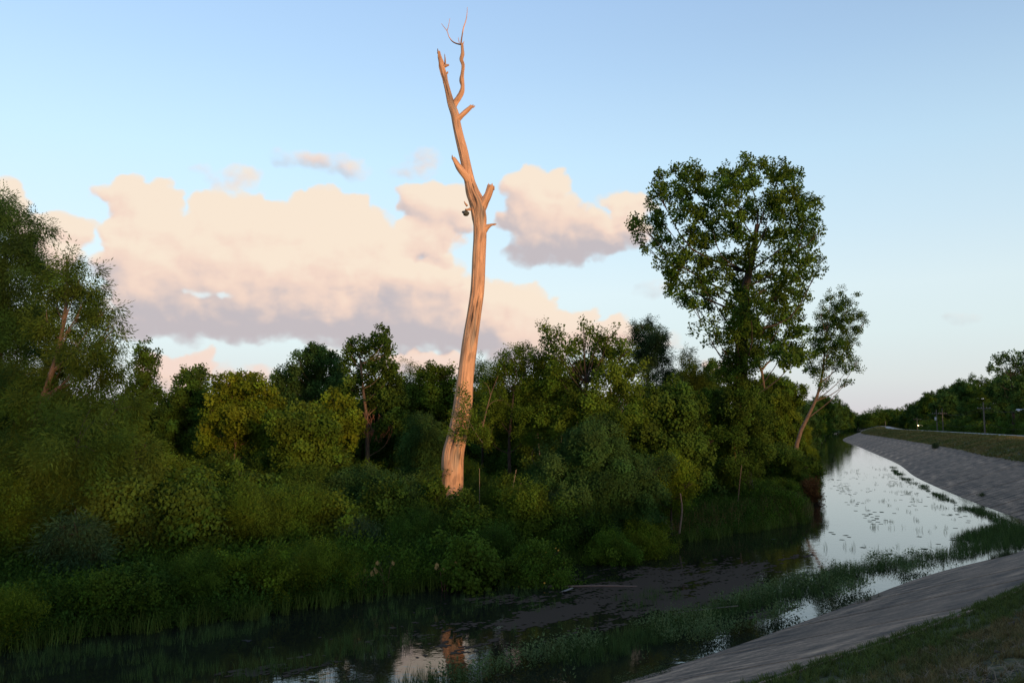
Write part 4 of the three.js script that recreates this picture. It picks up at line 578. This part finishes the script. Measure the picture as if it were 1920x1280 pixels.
{ // mats of scum and duckweed lying on the water: ragged flat patches cut out of a fine grid
  function mat(name, label, color, s0, s1, t0, t1, step, y, cut) {
    const pos = [], idx = [], seen = new Map(), ns = Math.round((s1 - s0) / step), nt = Math.round((t1 - t0) / step);
    const id = (i, k) => { const key = i * 10000 + k; if (!seen.has(key)) { const p = at(s0 + i * step + 0.35 * step * noise(i * 1.7, k * 1.9, 3), t0 + k * step + 0.35 * step * noise(i * 1.3, k * 2.1, 13)); seen.set(key, pos.length / 3); pos.push(p.x, y, p.z); } return seen.get(key); };
    for (let i = 0; i < ns; i++) for (let k = 0; k < nt; k++) if (cut(s0 + (i + .5) * step - S0, t0 + (k + .5) * step)) { const a = id(i, k), b = id(i + 1, k), c = id(i + 1, k + 1), d = id(i, k + 1); idx.push(a, d, b, b, d, c); }
    const g = new THREE.BufferGeometry(); g.setAttribute('position', new THREE.Float32BufferAttribute(pos, 3)); g.setIndex(idx); g.computeVertexNormals();
    const m = part(name, g, new THREE.MeshPhysicalMaterial({ color: lin(...color), roughness: 0.85, specularIntensity: 0.12, side: THREE.DoubleSide }), scene); m.userData.kind = 'stuff'; tag(m, label, 'algae');
  }
  const band = (a, t) => fbm(a * 0.28, t * 0.7, 31, 5) + 0.35 * noise(a * 1.5, t * 4, 36) + 0.18 * noise(a * 4, t * 9, 39) - 0.55 * Math.max(0, noise(a * 9, t * 15, 43));
  mat('algae_mat', 'brownish grey scum floating in ragged sheets across the narrow near channel', [.058, .041, .028], S0 - 6, S0 + 22, -9.6, -0.9, 0.08, 0.005, (a, t) => band(a, t) + 0.52 - 0.035 * Math.abs(a - 10) - 0.4 * smooth(a, 13, 21) - 0.16 * Math.abs(t + 5.2) > 0.12);
  mat('algae_mat', 'dark grey scum drifting over the water at the bottom left', [.034, .031, .028], S0 - 22, S0 - 4, -9.4, -0.9, 0.08, 0.005, (a, t) => band(a + 50, t) - 0.25 * smooth(a, -16, -8) > 0.2);
  mat('duckweed', 'fine dark specks of duckweed on the open water', [.03, .045, .02], S0 + 20, S0 + 75, -8.5, -0.7, 0.2, 0.006, (a, t) => noise(a * 2.6, t * 5.2, 51) * 0.7 + noise(a * 0.3, t * 0.6, 55) * 0.35 > 0.44);
}
// floating timber and litter
{
  let [t, b] = stem('floating_log', 'long thin pale log floating across the scum by the left bank', 'log', [[985, 1106.5], [1060, 1107], [1130, 1106], [1195, 1107]], 26.8, 0.035, 0.02, plainMat([0.17, 0.11, 0.085], 0.9), 0.3); t.position.y = 0.02; 
  [t, b] = stem('floating_stick', 'pale straight stick afloat among the weeds left of the paved slope', 'stick', [[1262, 1159.5], [1320, 1152], [1385, 1145]], 23, 0.022, 0.012, plainMat([0.15, 0.12, 0.09], 0.9)); t.position.y = 0.02;
  const p = sight(1064, 1119, 26), bt = thing('driftwood_board', 'small pale board sticking out of the dark water near the floating log', 'board', V(p.x, 0, p.z)); const bg = new THREE.BoxGeometry(0.36, 0.03, 0.16, 4, 1, 2), bp = bg.attributes.position; for (let i = 0; i < bp.count; i++) bp.setXYZ(i, bp.getX(i) + 0.03 * noise(i * 1.7, 1), bp.getY(i) + 0.012 * noise(bp.getX(i) * 9, 4), bp.getZ(i) + 0.02 * noise(i * 2.3, 2)); bg.computeVertexNormals(); const bm = part('plank', bg, plainMat([0.20, 0.19, 0.18], 0.85), bt); bm.rotation.set(-0.35, 0.6, 0.35); bm.position.y = 0.06;
}
// grass on the levee: short turf by the camera, ragged fringe over the concrete, mown straw on top
const turfCol = (r, p) => { const dry = noise(p.x * 0.5, p.z * 0.5, 44) + noise(p.x * 2, p.z * 2, 47) * 0.5; return shade(dry > -0.04 ? [.135, .118, .048] : [.088, .100, .032], r); };
scatter('levee_grass', 'short rough grass on the levee slope beside the camera', turf, grassMat, 42000, 46, (r) => {
  const s = S0 - 8 + Math.pow(r(), 1.1) * 46, t = 5.95 + Math.pow(r(), 1.15) * 7.5, p = at(s, t); if (Math.hypot(p.x, p.z) < 1.2 || noise(p.x * 0.8, p.z * 0.8, 61) + r() * 0.5 < -0.12) return null; p.y = leveeY(t) + 0.0; return [p, 0.8 + r() * 0.7, 0.55 + r() * 0.75, t < 7 ? shade([.074, .108, .026], r) : turfCol(r, p)];
});
scatter('levee_grass', 'grass covering the levee slope above the far paving', tuftGeo(19, 10, 0.22, 0.02, 0.9), grassMat, 40000, 47, (r) => {
  const s = S0 + 36 + Math.pow(r(), 1.5) * 480, t = 6.0 + r() * 7.8, p = at(s, t); p.y = leveeY(t); const wide = 1 + smooth(s - S0, 120, 480) * 3; return [p, (1 + r()) * wide, 0.6 + r() * 0.7, shade(noise(p.x * 0.2, p.z * 0.2, 44) > 0.05 ? [.20, .175, .06] : [.13, .15, .045], r)];
});
scatter('straw_litter', 'mown straw lying on the levee slope beside the camera', tuftGeo(23, 5, 0.10, 0.006, 2.6), new THREE.MeshStandardMaterial({ color: 0xffffff, roughness: 0.9, side: THREE.DoubleSide }), 9000, 48, (r) => {
  const s = S0 - 8 + r() * 26, t = 7.4 + r() * 3.6, p = at(s, t); if (noise(p.x * 0.7, p.z * 0.7, 71) < -0.02 + 0.3 * (r() - .3)) return null; p.y = leveeY(t) + 0.02; return [p, 0.7 + r(), 0.25 + r() * 0.3, shade([.15, .12, .07], r)];
}, 'straw');
{ // clods of earth among the grass
  const r = rng(91), c = new Copies(), q = new THREE.Quaternion(), g = new THREE.IcosahedronGeometry(0.05, 1), p = g.attributes.position; for (let i = 0; i < p.count; i++) { const v = V().fromBufferAttribute(p, i), k = 1 + 0.5 * noise(v.x * 30, v.y * 30, v.z * 30); p.setXYZ(i, v.x * k, v.y * k * 0.7, v.z * k); } g.computeVertexNormals();
  for (let i = 0; i < 900; i++) { const s = S0 - 6 + r() * 26, t = 7.2 + r() * 3.6, w = at(s, t); if (noise(w.x * 0.9, w.z * 0.9, 81) < 0.08) continue; w.y = leveeY(t) + 0.01; q.setFromAxisAngle(unit(r), r() * 6); const k = 0.3 + r() * r() * 1.3; c.add(w, q, k, k, k, shade([.055, .045, .035], r)); }
  tag(c.build('earth_clods', g, new THREE.MeshStandardMaterial({ color: 0xffffff, roughness: 1 }), scene, 'stuff'), 'dark clods of earth in the mown grass by the camera', 'earth');
  for (const [px, py, size, label] of [[1908, 1262, 0.10, 'pale grey stone in the bottom right corner'], [1893, 1272, 0.05, 'small pale grey stone left of the bigger corner stone']]) { const w = sight(px, py, 6.4), b = new THREE.DodecahedronGeometry(size, 1), bp = b.attributes.position; for (let i = 0; i < bp.count; i++) { const v = V().fromBufferAttribute(bp, i), k = 1 + 0.5 * noise(v.x * 14, v.y * 14, v.z * 14 + px); bp.setXYZ(i, v.x * k, v.y * k * 0.6, v.z * k); } b.computeVertexNormals(); const [, t] = where(w.x, w.z), m = part('stone', b, plainMat([0.30, 0.30, 0.31], 0.9), scene); m.position.set(w.x, leveeY(t) + size * 0.25, w.z); tag(m, label, 'stone'); }
}
for (const [s, t, n, spread, h, label] of [[21.5, 1.15, 60, 1.0, 0.5, 'dark weed tuft growing in a crack of the near paved slope'], [0.8, 0.7, 46, 0.8, 0.45, 'flat weed patch on the near paved slope at the bottom of the photo'], [11.4, 0.5, 16, 0.5, 0.4, 'small weed tuft at the water edge of the near paved slope'], [112, 5.2, 60, 1.3, 1.4, 'dark weed clump at the grass edge of the far paved slope'], [52, 0.8, 20, 0.8, 0.6, 'small dark weed on the far paved slope above the water']]) {
  const b = at(S0 + s, t, slabY(t)), root = thing('weed', label, 'weed', b), r = rng(Math.round(s * 10)), c = new Copies(), q = new THREE.Quaternion();
  for (let i = 0; i < n; i++) { const p = at(S0 + s + (r() - .5) * 2 * spread, t + (r() - .5) * 0.35); const [, tt] = where(p.x, p.z); p.y = slabY(tt) - 0.01; q.setFromAxisAngle(UPV, r() * 6.28); c.add(p.sub(b), q, h * 1.3, h * (0.6 + r() * 0.6), h * 1.3, shade([.045, .07, .025], r)); }
  c.build('leaves', r() < 0.5 ? tuft : herb, grassMat, root);
}

// ------------------------------------------------------------------ the wood, poles, lamps and wires on the land side of the levee
{
  const r = rng(33);
  tree({ name: 'tall_tree', label: 'tallest dark tree of the right wood, with an open crown', px: 1900, d: 178, leaf: 'far', tint: 'dark', r: 0.4, trunk: [[1900, 760], [1896, 700]], dens: 0.85, seed: 5,
    clumps: [[1878, 670, 8], [1865, 676, 5], [1858, 690, 5], [1852, 694, 3], [1872, 690, 8], [1892, 672, 9], [1906, 668, 9], [1922, 668, 10], [1940, 676, 14], [1888, 700, 10], [1905, 695, 14], [1925, 695, 16], [1882, 716, 10], [1905, 722, 16], [1930, 725, 20], [1888, 742, 14], [1915, 750, 20], [1876, 735, 8], [1868, 728, 4]] });
  // [distance along, offset, height, tint, label]
  // [photo column, top row, offset from the toe, tint, label]
  const wood = [[1925, 712, 36, 'dark', 'dark tree of the right wood at the right edge, below the tallest tree'], [1905, 718, 42, 'mid', 'green tree of the right wood under the tallest tree'], [1878, 706, 36, 'dark', 'dark tree of the right wood just left of the tallest tree'], [1858, 717, 42, 'dark', 'dark tree of the right wood beside the nearest single pole'], [1843, 716, 37, 'mid', 'rounded tree top of the right wood above the nearest single pole'], [1824, 715, 41, 'dark', 'high tree top of the right wood just left of the nearest single pole'], [1808, 722, 36, 'dark', 'dark tree of the right wood midway between single and paired poles'], [1793, 725, 40, 'mid', 'green tree of the right wood right of the paired poles'], [1778, 733, 37, 'dark', 'dark tree of the right wood right above the paired poles'], [1763, 740, 41, 'dark', 'dark tree of the right wood behind the paired poles'], [1747, 742, 37, 'mid', 'tree of the right wood with a small raised tuft on top'], [1736, 747, 40, 'dark', 'dark tree of the right wood right of the lit lamp'], [1724, 759, 37, 'dark', 'dark tree of the right wood behind the lit lamp'], [1713, 762, 40, 'mid', 'tree of the right wood just left of the lit lamp'], [1704, 772, 37, 'dark', 'last dark tree of the right wood before the dip in the skyline'], [1683, 773, 50, 'olive', 'broad olive tree beyond the dip, right of the distant gap'], [1664, 774, 44, 'dark', 'dark ragged-topped tree beyond the dip beside the broad olive tree']];
  const along = (px, t) => { for (let s = S0; s < TL; s += 2) { const p = at(s, t); if (960 - p.x / p.z * LENS < px && -p.z > 60) return p; } return at(TL * 0.6, t); };
  wood.forEach(([px, top, t, tint, label], k) => {
    const d = -along(px, t).z, w = (11 + 4 * r()) * LENS / d * (px > 1800 ? 0.62 : 1);
    tree({ name: 'wood_tree', label, px, d, leaf: 'far', tint, r: 0.22, dens: 1.0, limbs: false, clumps: dome(px, top - 7, Math.max(w, 24), d, 17, 200 + k, 0.26, 0.97), group: 'trees of the wood behind the levee road' });
  });
  // the far wood that closes the view, and the rest of the wood to the right behind the camera's edge: masses of foliage
  const masses = (name, label, spots, seed) => { const list = []; const q = rng(seed); for (const [x, z, h, w] of spots) for (let i = 0; i < 9; i++) { const R = h * (0.22 + 0.14 * q()); list.push([V(x + (q() - .5) * w, R * 0.6 + (h - R * 1.6) * Math.pow(q(), 0.7) + 0.5, z + (q() - .5) * w * 0.6), R]); } const m = foliage(list, 'far', 'mid', 0.35, seed, V(0, 0, 0), scene, numbered(name)); m.userData.kind = 'stuff'; tag(m, label, 'woodland'); };
  const far = []; for (let i = 0; i < 26; i++) { const px = 1560 + i * 8, d = 640 + 140 * r(); far.push([(px - 960) / LENS * d, -d, (px > 1640 && px < 1668 ? 19 : 12.5) + 3.5 * r(), 24]); }
  masses('far_wood', 'distant blue-green line of woodland where the channel bends away', far, 3);
  const right = []; for (let s = 100; s < 175; s += 9) { const p = at(S0 + s, 40 + 8 * r()); right.push([p.x, p.z, 13 + 3 * r(), 12]); } 
  masses('roadside_wood', 'wood going on to the right along the levee road', right, 4);
  const under = []; for (let s = 100; s < 480; s += 9) { const p = at(S0 + s, 33.5 + 3 * r()); under.push([p.x, p.z, 5.2 + 2 * r(), 10]); }
  masses('wood_undergrowth', 'dark undergrowth along the foot of the right wood', under, 6);
  const near = []; for (let s = -75; s < 70; s += 6.5) { const p = at(S0 + s, 34 + 3 * r()); near.push([p.x, p.z, 4.7 + 1.9 * r(), 8]); }
  masses('roadside_bushes', 'bushes along the land side foot of the levee beside and behind the camera', near, 14);
  const left = []; for (let i = 0; i < 40; i++) { const a = (-58 + i * 2.4) * Math.PI / 180, d = 86 + 12 * r(), x = Math.sin(a) * d, z = -Math.cos(a) * d; const [, t] = where(x, z); if (t > -24) continue; left.push([x, z, 8 + 1.2 * r(), 14]); }
  masses('back_wood', 'woodland behind the trees of the left bank', left, 8);

  const wood2 = plainMat([0.10, 0.085, 0.07], 0.9), grey = plainMat([0.42, 0.44, 0.46], 0.6), glassy = plainMat([0.22, 0.23, 0.24], 0.4);
  function pole(px, d, topY, label, arm, extra) {
    const p = sight(px, 800, d), b = V(p.x, groundY(p.x, p.z), p.z), h = sight(px, topY, d).y - b.y, t = thing('utility_pole', label, 'utility pole', b, 'wooden utility poles behind the levee road');
    part('post', tube([V(0, 0, 0), V(0, h * 0.5, 0), V(0, h, 0)], [0.17, 0.15, 0.11], 10), wood2, t);
    if (arm) { const y = h - (arm[1] - topY) * d / LENS, w = arm[0] * d / LENS / 2, g = new THREE.BoxGeometry(w * 2, 0.14, 0.12); g.translate(0, y, 0.17); part('crossarm', g, wood2, t); for (const x of [-0.92, -0.4, 0.4, 0.92]) { const q = new THREE.LatheGeometry([new THREE.Vector2(0.02, 0), new THREE.Vector2(0.06, 0.03), new THREE.Vector2(0.07, 0.1), new THREE.Vector2(0.03, 0.16), new THREE.Vector2(0.001, 0.18)], 8); q.translate(x * w, y + 0.07, 0.17); part('insulator', q, glassy, t); } }
    if (extra) { const y = h - (extra - topY) * d / LENS, q = new THREE.LatheGeometry([new THREE.Vector2(0.001, -0.45), new THREE.Vector2(0.26, -0.43), new THREE.Vector2(0.27, 0.38), new THREE.Vector2(0.22, 0.45), new THREE.Vector2(0.001, 0.47)], 14); q.translate(-0.38, y, 0.1); part('transformer', q, grey, t); }
    return [t, b, h];
  }
  const A = pole(1847, 165, 754, 'nearest single wooden utility pole with one long crossarm', [25, 765.5]);
  const B = pole(1758, 235, 767, 'left of the paired utility poles, with a grey transformer can', [18, 775.5], 785);
  const C = pole(1769, 258, 765, 'right of the paired utility poles, set slightly behind', [16, 775]);
  const E2 = pole(1721, 326, 782, 'thin distant utility pole carrying the lit lamp', [14, 786]);
  pole(1661, 480, 789, 'farthest thin pole near the bend of the levee', null);
  const G = pole(1960, 125, 740, 'utility pole just past the right edge of the photo', [30, 755]);
  const wire = (list, label) => { const pts = []; for (let i = 0; i < list.length - 1; i++) for (let k = 0; k < 12; k++) { const f = k / 12, p = list[i].clone().lerp(list[i + 1], f); p.y -= 4 * f * (1 - f) * 1.3; pts.push(p); } pts.push(list[list.length - 1]); const b = pts[0].clone(), t = thing('overhead_wire', label, 'wire', b); part('cable', tube(pts.map((p) => p.clone().sub(b)), pts.map(() => 0.014), 5), plainMat([0.03, 0.03, 0.03], 0.9), t); };
  const top = ([, b, h], f, dx = 0) => V(b.x + dx, b.y + h * f, b.z + 0.2);
  wire([top(E2, 0.62), top(B, 0.66), top(A, 0.62), top(G, 0.6)], 'sagging cable strung low between the utility poles');
  for (const x of [-0.9, 0.9]) wire([top(E2, 0.94, x), top(B, 0.93, x), top(A, 0.9, x), top(G, 0.9, x)], x < 0 ? 'upper wire on the left ends of the crossarms' : 'upper wire on the right ends of the crossarms');
  // the lamp that is lit, its arm on the thin pole, and the unlit lantern at the right edge
  function lamp(px, py, d, label, lit) {
    const p = sight(px, py, d), t = thing('street_lamp', label, 'street lamp', p), arm = tube(smoothLine([V(1.9, -0.35, -0.1), V(1.1, 0.12, 0), V(0.3, 0.1, 0)], 8), Array(9).fill(0.04), 6), head = new THREE.SphereGeometry(0.5, 16, 8, 0, 6.2832, 0, Math.PI / 2);
    head.scale(1.1, 0.36, 0.42); part('arm', arm, grey, t); part('housing', head, plainMat([0.6, 0.62, 0.65], 0.5), t);
    const bg = new THREE.SphereGeometry(0.2, 14, 10); bg.scale(1.1, 0.7, 1); const bulb = part('bulb', bg, lit ? new THREE.MeshStandardMaterial({ color: lin(0.9, 0.8, 0.6), emissive: lin(1, 0.72, 0.34), emissiveIntensity: 9 }) : plainMat([0.75, 0.78, 0.8], 0.3), t); bulb.position.y = -0.1;
    if (lit) { const l = new THREE.PointLight(lin(1, 0.72, 0.34), 60); l.position.set(0, -0.1, 0); l.castShadow = true; l.shadow.radius = 6; t.add(l); }
  }
  lamp(1722.5, 797, 322, 'small glowing street lamp in the dark right wood', true);
  lamp(1911, 768.5, 145, 'unlit pale street lamp head at the right edge of the photo', false);
  // the pale buildings far off, catching the last sun
  const bw = plainMat([0.80, 0.66, 0.60], 0.8), dark = plainMat([0.12, 0.12, 0.14], 0.4), D = 1150;
  const tower = (px, top, wpx, label, floors) => { const p = sight(px, 800, D), h = sight(px, top, D).y - 0.9, w = wpx * D / LENS, t = thing('tower_block', label, 'building', V(p.x, 0.9, p.z)); const g = new THREE.BoxGeometry(w, h, w * 0.8); g.translate(0, h / 2, 0); part('wall', g, bw, t); const rg = new THREE.BoxGeometry(w * 1.04, 0.6, w * 0.84); rg.translate(0, h + 0.3, 0); part('roof', rg, plainMat([0.5, 0.45, 0.42], 0.8), t); for (let f = 0; f < floors; f++) { const s = new THREE.BoxGeometry(w * 0.82, 1.1, 0.2); s.translate(0, h - 2 - f * 3.2, w * 0.4 + 0.05); part('window', s, dark, t); } };
  tower(1633, 776.5, 6.5, 'pinkish white tower block far off above the trees, taller of the two', 3);
  tower(1624, 781.5, 7, 'low pale building beside the taller distant tower block', 2);
}


renderer.render(scene, camera);
